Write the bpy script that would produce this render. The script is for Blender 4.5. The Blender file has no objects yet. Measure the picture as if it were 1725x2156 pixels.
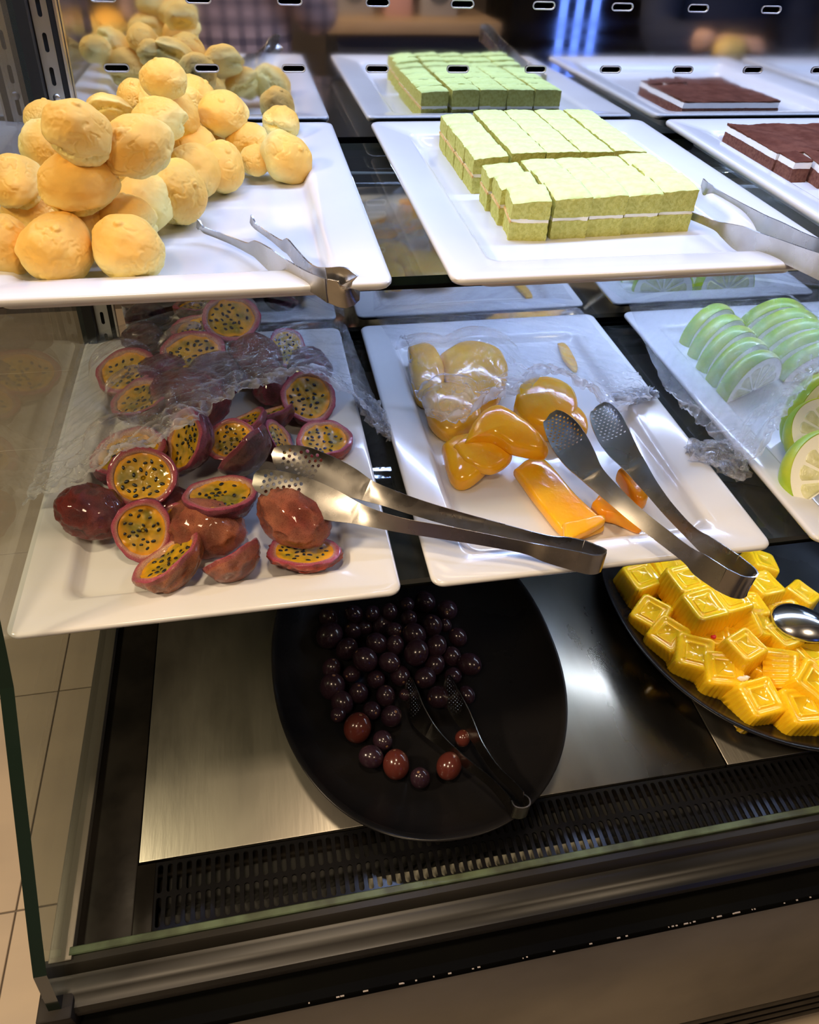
import bpy, bmesh, math, random
import numpy as np
from mathutils import Vector, Matrix, Quaternion
from mathutils.geometry import delaunay_2d_cdt

# ---------------------------------------------------------------- camera, world, light, exposure
S = bpy.context.scene
COL = S.collection
H0 = 1.45                                        # height of the camera above the floor
cam = bpy.data.cameras.new('camera'); cam_o = bpy.data.objects.new('camera', cam); COL.objects.link(cam_o)
cam_o.matrix_world = Matrix(((0.982001, 0.095444, -0.162986, 0.0),
                             (-0.184839, 0.663067, -0.725380, 0.0),
                             (0.038838, 0.742450, 0.668775, H0), (0, 0, 0, 1)))
cam.sensor_fit = 'VERTICAL'; cam.sensor_height = 24.0; cam.lens = 1540.318 / 2156 * 24.0
cam.clip_start = 0.01; cam.clip_end = 50
S.camera = cam_o
S.view_settings.view_transform = 'Standard'; S.view_settings.look = 'None'
S.view_settings.gamma = 1.0; S.view_settings.use_curve_mapping = False
S.view_settings.exposure = 0.0
S.cycles.max_bounces = 14; S.cycles.transparent_max_bounces = 40; S.cycles.glossy_bounces = 6
S.cycles.caustics_reflective = False; S.cycles.caustics_refractive = False

world = bpy.data.worlds.new('world'); S.world = world; world.use_nodes = True
bg = world.node_tree.nodes['Background']; bg.inputs[0].default_value = (0.80, 0.66, 0.50, 1); bg.inputs[1].default_value = 0.16

WARM = (1.0, 0.76, 0.50); COOL = (0.44, 0.58, 1.0)
def area(name, loc, target, sx, sy, power, color):
    l = bpy.data.lights.new(name, 'AREA'); l.shape = 'RECTANGLE'; l.size = sx; l.size_y = sy; l.energy = power; l.color = color
    o = bpy.data.objects.new(name, l); COL.objects.link(o); o.location = loc
    o.rotation_euler = (Vector(target) - Vector(loc)).to_track_quat('-Z', 'Y').to_euler()
    return o
# ceiling lamps of the dining room, in front of and beside the cabinet
area('ceiling_lamp_near', (-0.55, -0.55, 2.75), (0.0, 0.5, 0.9), 0.30, 0.30, 16, WARM)
area('ceiling_lamp_front', (0.05, 0.28, 2.75), (0.05, 0.3, 0.9), 0.18, 0.18, 15, WARM)
area('ceiling_lamp_right', (1.1, -0.9, 2.75), (0.5, 0.5, 0.9), 0.3, 0.3, 11, WARM)
area('ceiling_lamp_aisle', (-2.0, 0.3, 2.75), (-0.9, 0.8, 0), 0.4, 0.4, 72, WARM)
# cool LED tubes of the cabinet: under its top, and under the upper glass shelf
area('cabinet_led_top', (0.55, 0.80, 1.80), (0.55, 0.77, 1.0), 1.7, 0.03, 17, COOL)
area('cabinet_led_shelf', (0.72, 0.925, 1.147), (0.70, 0.72, 0.9), 1.3, 0.010, 3.6, COOL)
area('cabinet_led_lower', (0.86, 0.60, 0.884), (0.84, 0.52, 0.6), 0.9, 0.012, 1.6, (0.72, 0.82, 1.0))

# ---------------------------------------------------------------- helpers
PI = math.pi
rnd = random.Random(7)
def link(o): COL.objects.link(o); return o
def mesh(name, verts, faces, mats, smooth=True, fm=None, cols=None, uvs=None):
    me = bpy.data.meshes.new(name)
    me.from_pydata([tuple(map(float, v)) for v in verts], [], [tuple(map(int, f)) for f in faces])
    for m in (mats if isinstance(mats, (list, tuple)) else [mats]): me.materials.append(m)
    if fm is not None: me.polygons.foreach_set('material_index', np.array(fm, dtype=np.int32))
    me.polygons.foreach_set('use_smooth', [bool(smooth)] * len(me.polygons))
    if cols is not None:
        for k, arr in cols.items():
            arr = np.asarray(arr, dtype=np.float32)
            if arr.ndim == 1:
                a = me.attributes.new(k, 'FLOAT', 'POINT'); a.data.foreach_set('value', arr)
            else:
                a = me.attributes.new(k, 'FLOAT_COLOR', 'POINT')
                a.data.foreach_set('color', np.hstack([arr, np.ones((len(arr), 1), np.float32)]).ravel())
    if uvs is not None:
        uv = me.uv_layers.new(name='UVMap'); li = np.empty(len(me.loops), dtype=np.int32)
        me.loops.foreach_get('vertex_index', li); uv.data.foreach_set('uv', np.asarray(uvs, dtype=np.float32)[li].ravel())
    me.update()
    return me
def ob(name, me, parent=None, loc=None, rot=None):
    """link a mesh; world-space meshes under an Empty are shifted back by the Empty's place"""
    o = bpy.data.objects.new(name, me); link(o)
    if parent is not None:
        o.parent = parent
        o.location = loc if loc is not None else -Vector(parent.location)
    elif loc is not None: o.location = loc
    if rot is not None: o.rotation_euler = rot
    return o
def tag(o, label=None, cat=None, group=None, kind=None):
    if label: o['label'] = label
    if cat: o['category'] = cat
    if group: o['group'] = group
    if kind: o['kind'] = kind
    return o
def thing(name, label, cat, loc=(0, 0, 0), group=None, rot=None):
    o = bpy.data.objects.new(name, None); link(o); o.location = loc; o.empty_display_size = 0.02
    if rot is not None: o.rotation_euler = rot
    return tag(o, label, cat, group)
def smooth_by_angle(me, ang=40):
    bm = bmesh.new(); bm.from_mesh(me)
    for e in bm.edges:
        e.smooth = not (len(e.link_faces) == 2 and e.calc_face_angle(0) > math.radians(ang))
    bm.to_mesh(me); bm.free(); return me
def box_vf(x0, x1, y0, y1, z0, z1):
    v = [(x0,y0,z0),(x1,y0,z0),(x1,y1,z0),(x0,y1,z0),(x0,y0,z1),(x1,y0,z1),(x1,y1,z1),(x0,y1,z1)]
    return v, [(0,3,2,1),(4,5,6,7),(0,1,5,4),(1,2,6,5),(2,3,7,6),(3,0,4,7)]
def bevel_box(name, x0, x1, y0, y1, z0, z1, m, b=0.002, seg=2):
    v, f = box_vf(x0, x1, y0, y1, z0, z1); me = mesh(name, v, f, m)
    bm = bmesh.new(); bm.from_mesh(me)
    if b > 0: bmesh.ops.bevel(bm, geom=bm.edges[:], offset=b, segments=seg, profile=0.5, affect='EDGES')
    bm.to_mesh(me); bm.free(); me.polygons.foreach_set('use_smooth', [True] * len(me.polygons)); me.update()
    return smooth_by_angle(me, 30)
def prism_x(name, prof, xa, xb, m, shift=0.0):
    """profile of (y, z) points swept along X; shift moves the far end in Y"""
    n = len(prof); v = [(xa, y, z) for y, z in prof] + [(xb, y + shift, z) for y, z in prof]
    f = [(i, (i + 1) % n, n + (i + 1) % n, n + i) for i in range(n)] + [tuple(range(n))[::-1], tuple(range(n, 2 * n))]
    me = mesh(name, v, f, m, smooth=True); bm = bmesh.new(); bm.from_mesh(me); bmesh.ops.recalc_face_normals(bm, faces=bm.faces[:]); bm.to_mesh(me); bm.free()
    return smooth_by_angle(me, 35)

# noise -------------------------------------------------------------
_rs = np.random.RandomState(3); _PT = _rs.rand(64, 64, 64)
def vn(P):
    P = np.asarray(P, float); I = np.floor(P).astype(int); F = P - I; F = F * F * (3 - 2 * F); I &= 63; J = (I + 1) & 63
    x, y, z = F[..., 0], F[..., 1], F[..., 2]; T = _PT
    a = T[I[...,0],I[...,1],I[...,2]]*(1-x)+T[J[...,0],I[...,1],I[...,2]]*x
    b = T[I[...,0],J[...,1],I[...,2]]*(1-x)+T[J[...,0],J[...,1],I[...,2]]*x
    c = T[I[...,0],I[...,1],J[...,2]]*(1-x)+T[J[...,0],I[...,1],J[...,2]]*x
    d = T[I[...,0],J[...,1],J[...,2]]*(1-x)+T[J[...,0],J[...,1],J[...,2]]*x
    return ((a*(1-y)+b*y)*(1-z)+(c*(1-y)+d*y)*z)*2-1
def fbm(P, o=4):
    P = np.asarray(P, float); s = 0; a = 1.0
    for k in range(o): s = s + a * vn(P * 2 ** k + 17.3 * k); a *= 0.5
    return s / 1.8
def ridge(P, o=3):
    P = np.asarray(P, float); s = 0; a = 1.0
    for k in range(o): s = s + a * (1 - 2 * np.abs(vn(P * 2 ** k + 9.1 * k))); a *= 0.5
    return s / 1.75
def sstep(a, b, x): t = np.clip((x - a) / (b - a), 0, 1); return t * t * (3 - 2 * t)
_ICO = {}
def ico(n):
    if n not in _ICO:
        bm = bmesh.new(); bmesh.ops.create_icosphere(bm, subdivisions=n, radius=1)
        _ICO[n] = (np.array([v.co[:] for v in bm.verts]), [tuple(v.index for v in f.verts) for f in bm.faces]); bm.free()
    return _ICO[n]

# sheets cut out of an outline with real holes -------------------------
def inside(p, poly):
    c = False; n = len(poly); j = n - 1
    for i in range(n):
        if (poly[i][1] > p[1]) != (poly[j][1] > p[1]) and p[0] < (poly[j][0]-poly[i][0])*(p[1]-poly[i][1])/(poly[j][1]-poly[i][1])+poly[i][0]: c = not c
        j = i
    return c
def slot(cx, cy, lx, ly, n=5):
    """stadium outline: lx, ly full sizes"""
    r = min(lx, ly) / 2; pts = []
    for k in range(2 * n):
        if ly >= lx:
            a = PI * k / (n - 1) if k < n else PI + PI * (k - n) / (n - 1); dy = ly / 2 - r
            pts.append((cx + r * math.cos(a), cy + r * math.sin(a) + (dy if k < n else -dy)))
        else:
            a = -PI/2 + PI * k / (n - 1) if k < n else PI/2 + PI * (k - n) / (n - 1); dx = lx / 2 - r
            pts.append((cx + r * math.cos(a) + (dx if k < n else -dx), cy + r * math.sin(a)))
    return pts
def cut_sheet(outline, holes, extra=()):
    vs = []; es = []
    for loop in [outline] + list(holes):
        b = len(vs); vs += [Vector((p[0], p[1])) for p in loop]; es += [(b + i, b + (i + 1) % len(loop)) for i in range(len(loop))]
    vs += [Vector((p[0], p[1])) for p in extra]
    ov, oe, of, a, b_, c = delaunay_2d_cdt(vs, es, [], 0, 1e-7)
    fs = []; hb = [(min(p[0] for p in h), max(p[0] for p in h), min(p[1] for p in h), max(p[1] for p in h), h) for h in holes]
    for f in of:
        x = sum(ov[i].x for i in f) / 3; y = sum(ov[i].y for i in f) / 3
        if not inside((x, y), outline): continue
        if any(h[0] < x < h[1] and h[2] < y < h[3] and inside((x, y), h[4]) for h in hb): continue
        fs.append(tuple(f))
    return [(v.x, v.y) for v in ov], fs
def sheet_solid(name, v2, fs, fn, thick, m, ang=50):
    """map the flat sheet through fn(u, v) -> (point, normal) and give it thickness"""
    n = len(v2); top = []; bot = []
    for u, v in v2:
        p, nr = fn(u, v); top.append(Vector(p) + Vector(nr) * thick / 2); bot.append(Vector(p) - Vector(nr) * thick / 2)
    cnt = {}
    for f in fs:
        for i in range(3):
            e = (f[i], f[(i + 1) % 3]); cnt[e] = 1
    side = [(a, b, b + n, a + n) for (a, b) in cnt if (b, a) not in cnt]
    faces = list(fs) + [tuple(i + n for i in f[::-1]) for f in fs] + [(s[1], s[0], s[3], s[2]) for s in side]
    me = mesh(name, top + bot, faces, m)
    return smooth_by_angle(me, ang)

# materials ---------------------------------------------------------
def mat(name, color=(0.8,0.8,0.8), rough=0.5, metal=0.0, c2=None, cscale=10, cstretch=(1,1,1), bump=0, bscale=50, bstretch=(1,1,1), rough2=None,
        attr=None, sss=0, sssr=(1,0.5,0.2), spec=0.5, coat=0, emit=None, es=0, trans=0, ior=1.45, bdist=0.002, crange=(0.35,0.65), sssc=0.01):
    m = bpy.data.materials.new(name); m.use_nodes = True; nt = m.node_tree; N = nt.nodes; L = nt.links; P = N['Principled BSDF']
    P.inputs['Base Color'].default_value = (*color, 1); P.inputs['Roughness'].default_value = rough; P.inputs['Metallic'].default_value = metal
    P.inputs['Specular IOR Level'].default_value = spec; P.inputs['Coat Weight'].default_value = coat; P.inputs['Coat Roughness'].default_value = 0.05
    P.inputs['IOR'].default_value = ior; P.inputs['Transmission Weight'].default_value = trans
    if sss: P.inputs['Subsurface Weight'].default_value = sss; P.inputs['Subsurface Radius'].default_value = sssr; P.inputs['Subsurface Scale'].default_value = sssc
    if emit: P.inputs['Emission Color'].default_value = (*emit, 1); P.inputs['Emission Strength'].default_value = es
    def tex(scale, stretch, detail=6):
        tc = N.new('ShaderNodeTexCoord'); mp = N.new('ShaderNodeMapping'); mp.inputs['Scale'].default_value = stretch
        no = N.new('ShaderNodeTexNoise'); no.inputs['Scale'].default_value = scale; no.inputs['Detail'].default_value = detail
        L.new(tc.outputs['Object'], mp.inputs['Vector']); L.new(mp.outputs[0], no.inputs['Vector']); return no
    base = None
    if attr:
        a = N.new('ShaderNodeAttribute'); a.attribute_name = attr; base = a.outputs['Color']
    if c2 is not None:
        no = tex(cscale, cstretch); r = N.new('ShaderNodeMapRange'); r.inputs['From Min'].default_value = crange[0]; r.inputs['From Max'].default_value = crange[1]
        L.new(no.outputs['Fac'], r.inputs['Value']); mx = N.new('ShaderNodeMix'); mx.data_type = 'RGBA'
        L.new(r.outputs[0], mx.inputs['Factor'])
        if base: L.new(base, mx.inputs['A'])
        else: mx.inputs['A'].default_value = (*color, 1)
        mx.inputs['B'].default_value = (*c2, 1); base = mx.outputs['Result']
        if attr: mx.blend_type = 'MULTIPLY'
        if rough2 is not None:
            rr = N.new('ShaderNodeMapRange'); rr.inputs['To Min'].default_value = rough; rr.inputs['To Max'].default_value = rough2
            L.new(r.outputs[0], rr.inputs['Value']); L.new(rr.outputs[0], P.inputs['Roughness'])
    if base: L.new(base, P.inputs['Base Color'])
    if bump:
        no = tex(bscale, bstretch, 4); b = N.new('ShaderNodeBump'); b.inputs['Strength'].default_value = bump; b.inputs['Distance'].default_value = bdist
        L.new(no.outputs['Fac'], b.inputs['Height']); L.new(b.outputs[0], P.inputs['Normal'])
    return m
def glass_mat(name, tint, rough=0.01, ior=1.5, haze=0.0, hazec=(0.8,0.85,0.8), boost=1.0):
    """thin pane: Fresnel mirror over a tinted see-through sheet with a little dust"""
    m = bpy.data.materials.new(name); m.use_nodes = True; nt = m.node_tree; N = nt.nodes; L = nt.links; N.remove(N['Principled BSDF']); out = N['Material Output']
    fr = N.new('ShaderNodeLayerWeight'); pw = N.new('ShaderNodeMath'); pw.operation = 'POWER'; pw.inputs[1].default_value = 5.0; L.new(fr.outputs['Facing'], pw.inputs[0])
    mu = N.new('ShaderNodeMath'); mu.operation = 'MULTIPLY_ADD'; mu.inputs[1].default_value = 0.9 * boost; mu.inputs[2].default_value = 0.045; mu.use_clamp = True; L.new(pw.outputs[0], mu.inputs[0])
    t = N.new('ShaderNodeBsdfTransparent'); t.inputs[0].default_value = (*tint, 1); g = N.new('ShaderNodeBsdfGlossy'); g.inputs['Roughness'].default_value = rough
    d = N.new('ShaderNodeBsdfDiffuse'); d.inputs[0].default_value = (*hazec, 1); m1 = N.new('ShaderNodeMixShader'); m1.inputs[0].default_value = haze
    m2 = N.new('ShaderNodeMixShader'); L.new(t.outputs[0], m1.inputs[1]); L.new(d.outputs[0], m1.inputs[2]); L.new(m1.outputs[0], m2.inputs[1]); L.new(g.outputs[0], m2.inputs[2])
    L.new(mu.outputs[0], m2.inputs[0]); L.new(m2.outputs[0], out.inputs['Surface']); return m

MELAMINE = mat('white_melamine', (0.71,0.71,0.71), 0.16, c2=(0.67,0.67,0.66), cscale=6, bump=0.02, bscale=8, coat=0.3)
BLACKMETAL = mat('black_enamel', (0.008,0.007,0.006), 0.30, c2=(0.018,0.015,0.012), cscale=14, rough2=0.5, bump=0.05, bscale=120, spec=0.1)
BLACKGLOSS = mat('black_gloss_panel', (0.004,0.004,0.004), 0.2, c2=(0.006,0.006,0.005), cscale=5, rough2=0.5, spec=0.0)
PANELBROWN = mat('black_panel_reflection', (0.085,0.072,0.052), 0.30, c2=(0.045,0.038,0.028), cscale=3.2, rough2=0.45, spec=0.6)  # glossy black panel; the reflected floor is painted in as brown
STEEL = mat('brushed_steel', (0.36,0.34,0.30), 0.24, 1.0, c2=(0.27,0.255,0.22), cscale=9, cstretch=(1,0.35,1), rough2=0.40, bump=0.06, bscale=160, bstretch=(1,0.12,1))
STEELDARK = mat('dark_steel', (0.14,0.14,0.15), 0.22, 1.0, c2=(0.09,0.09,0.10), cscale=9, rough2=0.34)
CHROME = mat('polished_steel', (0.58,0.56,0.53), 0.24, 1.0, c2=(0.48,0.46,0.43), cscale=30, rough2=0.34, bump=0.03, bscale=60)
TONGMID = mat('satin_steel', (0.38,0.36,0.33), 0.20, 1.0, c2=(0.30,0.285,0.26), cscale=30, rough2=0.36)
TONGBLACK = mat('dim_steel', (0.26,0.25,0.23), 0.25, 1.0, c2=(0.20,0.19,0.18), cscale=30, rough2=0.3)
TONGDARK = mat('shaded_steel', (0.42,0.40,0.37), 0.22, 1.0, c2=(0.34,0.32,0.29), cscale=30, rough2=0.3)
MIRROR = mat('polished_back_panel', (0.78,0.78,0.78), 0.03, 1.0, c2=(0.70,0.70,0.70), cscale=30, cstretch=(0.06,1,1), rough2=0.085)
GLASS = glass_mat('clear_glass', (0.84,0.88,0.85), 0.01, 1.52, 0.02)
SHELFGLASS = glass_mat('shelf_glass', (0.90,0.94,0.92), 0.02, 1.52, 0.012)
GLASSEDGE = mat('green_glass_edge', (0.010,0.020,0.014), 0.15, coat=0.4)
FROSTEDGE = mat('ground_glass_edge', (0.10,0.14,0.08), 0.35, c2=(0.05,0.06,0.035), cscale=40)
DARKHOLE = mat('dark_void', (0.004,0.004,0.004), 0.9)

# ---------------------------------------------------------------- room
GROUT = mat('grout', (0.16,0.13,0.10), 0.9)
TILE = mat('beige_floor_tile', (0.60,0.49,0.36), 0.32, c2=(0.50,0.41,0.31), cscale=2.2, cstretch=(1,3,1), rough2=0.45)
WALLM = mat('dark_painted_wall', (0.24,0.20,0.18), 0.6, c2=(0.16,0.135,0.12), cscale=1.5)
CEILM = mat('dark_ceiling', (0.12,0.10,0.09), 0.8)
v, f = box_vf(-3.2, 3.4, -3.4, 3.4, -0.05, -0.003); floor = tag(ob('floor', mesh('floor', v, f, GROUT, False)), kind='structure')
tx, ty = 0.60, 0.474
tile_me = bevel_box('floor_tile', 0.0015, tx - 0.0015, 0.0015, ty - 0.0015, -0.02, 0.0, TILE, 0.001, 1)
for i in range(-5, 6):
    for j in range(-8, 6):
        x = -0.553 + i * tx; y = 0.614 + j * ty
        if -3.2 < x < 2.7 and -3.3 < y < 2.9: ob('tile', tile_me, floor, loc=(x, y, 0))
for nm, b in (('wall_back', (-3.2,3.4,3.3,3.4,0,2.8)), ('wall_front', (-3.2,3.4,-3.4,-3.3,0,2.8)), ('wall_left', (-3.2,-3.1,-3.3,3.3,0,2.8)), ('wall_right', (3.3,3.4,-3.3,3.3,0,2.8))):
    v, f = box_vf(*b); tag(ob(nm, mesh(nm, v, f, WALLM, False)), kind='structure')
v, f = box_vf(-3.2, 3.4, -3.4, 3.4, 2.8, 2.85); tag(ob('ceiling', mesh('ceiling', v, f, CEILM, False)), kind='structure')

# ---------------------------------------------------------------- display cabinet
# everything fixed to the cabinet is a part of it
XL = -0.266                                            # inner face of the left glass at deck height
XR = 1.75                                              # far right end of the run
LEAN = 0.05                                            # the end glass leans slightly
cab = thing('display_cabinet', 'black refrigerated display cabinet with glass end panel, mirrored back and slotted grille', 'display cabinet', (0.6, 0.6, 0))
def part(name, me, label=None, parent=None, kind=None):
    p = parent or cab
    o = bpy.data.objects.new(name, me); link(o); o.parent = p
    if p is cab: o.location = -Vector(cab.location)
    return tag(o, label, kind=kind)
# plinth and front
part('base', bevel_box('base', XL - 0.02, XR, 0.30, 1.04, 0.06, 0.555, BLACKMETAL, 0.003), 'black cabinet base below the deck')
part('toe_kick', bevel_box('toe_kick', XL, XR, 0.34, 1.0, 0.0, 0.06, BLACKMETAL, 0.0))
prof = [(0.237,0.500),(0.2345,0.543),(0.236,0.5455),(0.262,0.5560),(0.266,0.566),(0.300,0.566),(0.300,0.500)]
part('fascia', prism_x('fascia', prof, -0.292, XR, BLACKGLOSS, 0.012), 'glossy black front fascia with chipped edge')
for z in (0.008, 0.054, 0.100, 0.146): part('vent_slat', prism_x('vent_slat', [(0.207,z),(0.202,z+.018),(0.205,z+.030),(0.211,z+.030),(0.213,z)], -0.28, XR, BLACKMETAL, 0.012), 'black slat of the low front vent')
part('vent_back', prism_x('vent_back', [(0.222,0.004),(0.222,0.190),(0.30,0.190),(0.30,0.004)], -0.28, XR, DARKHOLE, 0.012))
prof = [(0.204,0.190),(0.202,0.196),(0.236,0.534),(0.238,0.541),(0.305,0.541),(0.305,0.190)]
part('front_panel', prism_x('front_panel', prof, -0.290, XR, PANELBROWN, 0.012), 'black lower front panel, floor reflection put into its brown colour')
# chips of paint along the fascia lower edge and ledge
CHIP = mat('paint_chip', (0.30,0.24,0.17), 0.7)
v = []; f = []
for k in range(60):
    x = rnd.uniform(-0.05, 0.75); s = rnd.uniform(0.0003, 0.0009) * (2.2 if rnd.random() < .1 else 1); y = 0.2343 + 0.012 * (x + 0.29) / 2.04; z = 0.5435 + rnd.uniform(0, 0.0012)
    if rnd.random() < 0.2: z = 0.5740; y += 0.0245
    b = len(v); vv, ff = box_vf(x - s * rnd.uniform(1, 3), x + s * 1.5, y - 0.0004, y + 0.001, z - s * .6, z + s * .6); v += vv; f += [tuple(b + i for i in q) for q in ff]
part('paint_chips', mesh('paint_chips', v, f, CHIP, False), 'tiny pale chips along the fascia edge', kind='stuff')
# front ledge: rounded black extrusion in front of the low glass
prof = [(0.262,0.566),(0.258,0.572),(0.2585,0.581),(0.262,0.585),(0.268,0.586),(0.272,0.589),(0.279,0.592),(0.286,0.591),(0.290,0.592),(0.293,0.598),(0.2975,0.6015),(0.304,0.6015),(0.304,0.566)]
part('front_ledge', prism_x('front_ledge', prof, -0.287, XR, mat('worn_black_ledge', (0.009,0.008,0.006), 0.30, c2=(0.020,0.017,0.012), cscale=9, cstretch=(.3,1,1), rough2=0.45, spec=0.5), 0.012), 'rounded black metal ledge along the front')
prof = [(0.3045,0.560),(0.3045,0.6040),(0.3055,0.605),(0.3115,0.605),(0.3125,0.604),(0.3125,0.560)]
part('front_glass', prism_x('front_glass', prof, XL + 0.004, XR, FROSTEDGE, 0.015), 'greenish ground edge of the low front glass')
# corner block
part('corner_block', bevel_box('corner_block', -0.290, -0.256, 0.252, 0.300, 0.555, 0.590, BLACKMETAL, 0.003), 'worn black corner block')
# deck side channel
part('side_channel', bevel_box('side_channel', XL + 0.001, -0.2035, 0.31, 1.0, 0.55, 0.5935, BLACKMETAL, 0.002), 'black channel beside the steel deck')
part('glass_channel', bevel_box('glass_channel', XL - 0.016, XL + 0.007, 0.30, 1.0, 0.55, 0.604, mat('worn_channel', (0.10,0.09,0.07), 0.4, 0.3), 0.0015), 'worn grey channel holding the end glass')
# steel deck plates
def deck(x0, x1, m, lab):
    me = bevel_box('deck_plate', x0, x1, 0.389, 0.985, 0.594, 0.600, m, 0.0012)
    part('deck_plate', me, lab)
deck(-0.2015, 0.5195, STEEL, 'scratched brushed steel deck plate at the left'); deck(0.5215, 1.24, STEEL, 'steel deck plate under the right bowl'); deck(1.242, XR, STEEL, None)
part('deck_pan', bevel_box('deck_pan', XL, XR, 0.312, 1.0, 0.545, 0.556, BLACKMETAL, 0.0))
# slotted grille: one cell, repeated
px_, gw, gl = 0.0104, 0.0058, 0.0305
cell_o = [(0, 0), (px_, 0), (px_, 0.074), (0, 0.074)]
cv, cf = cut_sheet(cell_o, [slot(px_/2, 0.0205, gw, gl, 6), slot(px_/2, 0.0555, gw, gl, 6)])
V = []; F = []
ncell = int((1.15 + 0.185) / px_)
for k in range(ncell):
    b = len(V); V += [(u + k * px_, v_) for u, v_ in cv]; F += [tuple(b + i for i in t) for t in cf]
bm = bmesh.new(); vs = [bm.verts.new((u - 0.183, v_ + 0.313, 0)) for u, v_ in V]
for t in F: bm.faces.new([vs[i] for i in t])
bmesh.ops.remove_doubles(bm, verts=bm.verts[:], dist=1e-6)
bm.verts.index_update()
v2 = [(q.co.x, q.co.y) for q in bm.verts]; f2 = [tuple(w.index for w in q.verts) for q in bm.faces]; bm.free()
GRILLE = mat('black_grille', (0.006,0.006,0.007), 0.20, spec=0.35)
part('air_grille', sheet_solid('air_grille', v2, f2, lambda u, v_: ((u, v_, 0.596), (0, 0, 1)), 0.003, GRILLE, 30), 'black air grille with two rows of slots')
part('grille_edge', bevel_box('grille_edge', -0.203, -0.1832, 0.312, 0.3875, 0.590, 0.5975, BLACKMETAL, 0.001))
part('grille_baffle', prism_x('grille_baffle', [(0.312,0.556),(0.312,0.562),(0.335,0.578),(0.350,0.562),(0.385,0.556)], -0.18, 1.2, mat('dark_baffle', (0.03,0.03,0.028), 0.5), 0), 'dark baffle below the grille')
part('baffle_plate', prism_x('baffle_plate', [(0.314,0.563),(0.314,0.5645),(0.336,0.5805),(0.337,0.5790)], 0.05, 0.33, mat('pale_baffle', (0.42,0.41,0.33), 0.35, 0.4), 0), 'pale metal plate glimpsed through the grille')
# end glass, slanted front edge
def xg(z): return XL + LEAN * (z - 0.60)
gp = [(0.268,0.590),(0.276,0.652),(0.436,0.892),(0.52,1.02),(0.60,1.20),(0.64,1.90),(1.0,1.90),(1.0,0.590)]
def ysl(z): return np.interp(z, [0.590,0.66,0.896,1.2,1.9], [0.262,0.272,0.431,0.545,0.66])
zs = list(np.linspace(0.590, 1.90, 40)); v = []; f = []; fm = []
for z in zs:
    for xo in (0, -0.012): v += [(xg(z) + xo, float(ysl(z)), z), (xg(z) + xo, 1.0, z)]
for i in range(len(zs) - 1):
    a = 4 * i; b = a + 4
    f += [(a, a+1, b+1, b), (a+2, b+2, b+3, a+3), (a, b, b+2, a+2), (a+1, a+3, b+3, b+1)]; fm += [0, 0, 1, 1]
f += [(0, 2, 3, 1)]; fm += [1]; a = 4 * (len(zs) - 1); f += [(a, a+1, a+3, a+2)]; fm += [1]
part('end_glass', mesh('end_glass', v, f, [GLASS, GLASSEDGE], False, fm), 'clear end glass with dark green slanted front edge')

# mirrored back panel with rows of slots; it leans back a little
TILT = math.radians(0.85)
def back_pt(u, z, d=0.0): return (u, 1.0 + max(0.0, z - 1.17) * math.sin(TILT) - d, z)
def back_panel(z0, z1, rows, lab):
    holes = [slot(-0.1435 + 0.1 * k, z, 0.0265, 0.0068, 6) for z in rows for k in range(16)]
    v2, fs = cut_sheet([(-0.200, z0), (1.40, z0), (1.40, z1), (-0.200, z1)], holes)
    o = part('back_panel', sheet_solid('back_panel', v2, [t[::-1] for t in fs], lambda u, z: (back_pt(u, z), (0, 1, 0)), 0.0015, MIRROR, 40), lab)
    return o
up = back_panel(1.163, 1.90, [1.2555, 1.3215, 1.3875, 1.4535], 'polished upper back panel with rows of short slots')
back_panel(0.845, 1.150, [], 'polished back panel behind the middle shelf')
LIP = mat('slot_lip', (0.50,0.49,0.49), 0.35, 0.8)
so = slot(0, 0, 0.0285, 0.0088, 7); si = slot(0, 0, 0.0255, 0.0060, 7); n = len(so)
lip_me = mesh('slot_lip', [(x, -0.0018, z) for x, z in so] + [(x, -0.0026, z) for x, z in si] + [(x, 0.003, z) for x, z in si],
              [(i, (i+1) % n, n+(i+1) % n, n+i) for i in range(n)] + [(n+i, n+(i+1) % n, 2*n+(i+1) % n, 2*n+i) for i in range(n)], LIP)
for zr in (1.2555, 1.3215):
    for k in range(0, 11):
        o = bpy.data.objects.new('slot_lip', lip_me); link(o); o.parent = up; o.location = back_pt(-0.1435 + 0.1 * k, zr)
part('plenum', bevel_box('plenum', -0.20, 1.40, 1.03, 1.06, 0.56, 1.9, DARKHOLE, 0.0))
part('lower_back', bevel_box('lower_back', -0.26, XR, 0.996, 1.02, 0.555, 0.842, STEELDARK, 0.001), 'dark steel lower back')
# slotted standard and trims at the left of the mirror, leaning with the glass
def lean(x, z): return x + (z - 1.216) * LEAN
hs = [slot(0.0, 1.249 + 0.0325 * k - 0.62, 0.0046, 0.0185, 6) for k in range(-12, 22)]
hs = [h for h in hs if all(0.24 < q[1] < 1.26 for q in h)]
v2, fs = cut_sheet([(-0.0085, 0.23), (0.0085, 0.23), (0.0085, 1.27), (-0.0085, 1.27)], hs)
std = part('slotted_standard', sheet_solid('slotted_standard', v2, [t[::-1] for t in fs], lambda u, z: ((lean(-0.2135 + u, z + 0.62), 0.990, z + 0.62), (0, 1, 0)), 0.0018, mat('zinc_standard', (0.55,0.54,0.50), 0.30, 1.0), 40), 'zinc shelf standard with a column of slots')
def lean_box(name, x0, x1, y0, y1, m, lab=None, par=None):
    me = bevel_box(name, x0, x1, y0, y1, 0.60, 1.9, m, 0.0)
    for q in me.vertices: q.co.x = lean(q.co.x, q.co.z)
    me.update(); return part(name, me, lab, par)
lean_box('standard_channel', -0.222, -0.205, 0.9915, 0.997, DARKHOLE)
lean_box('corner_gasket', -0.2355, -0.2235, 0.975, 1.0, mat('black_rubber', (0.008,0.008,0.008), 0.5), 'black corner gasket')
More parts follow.
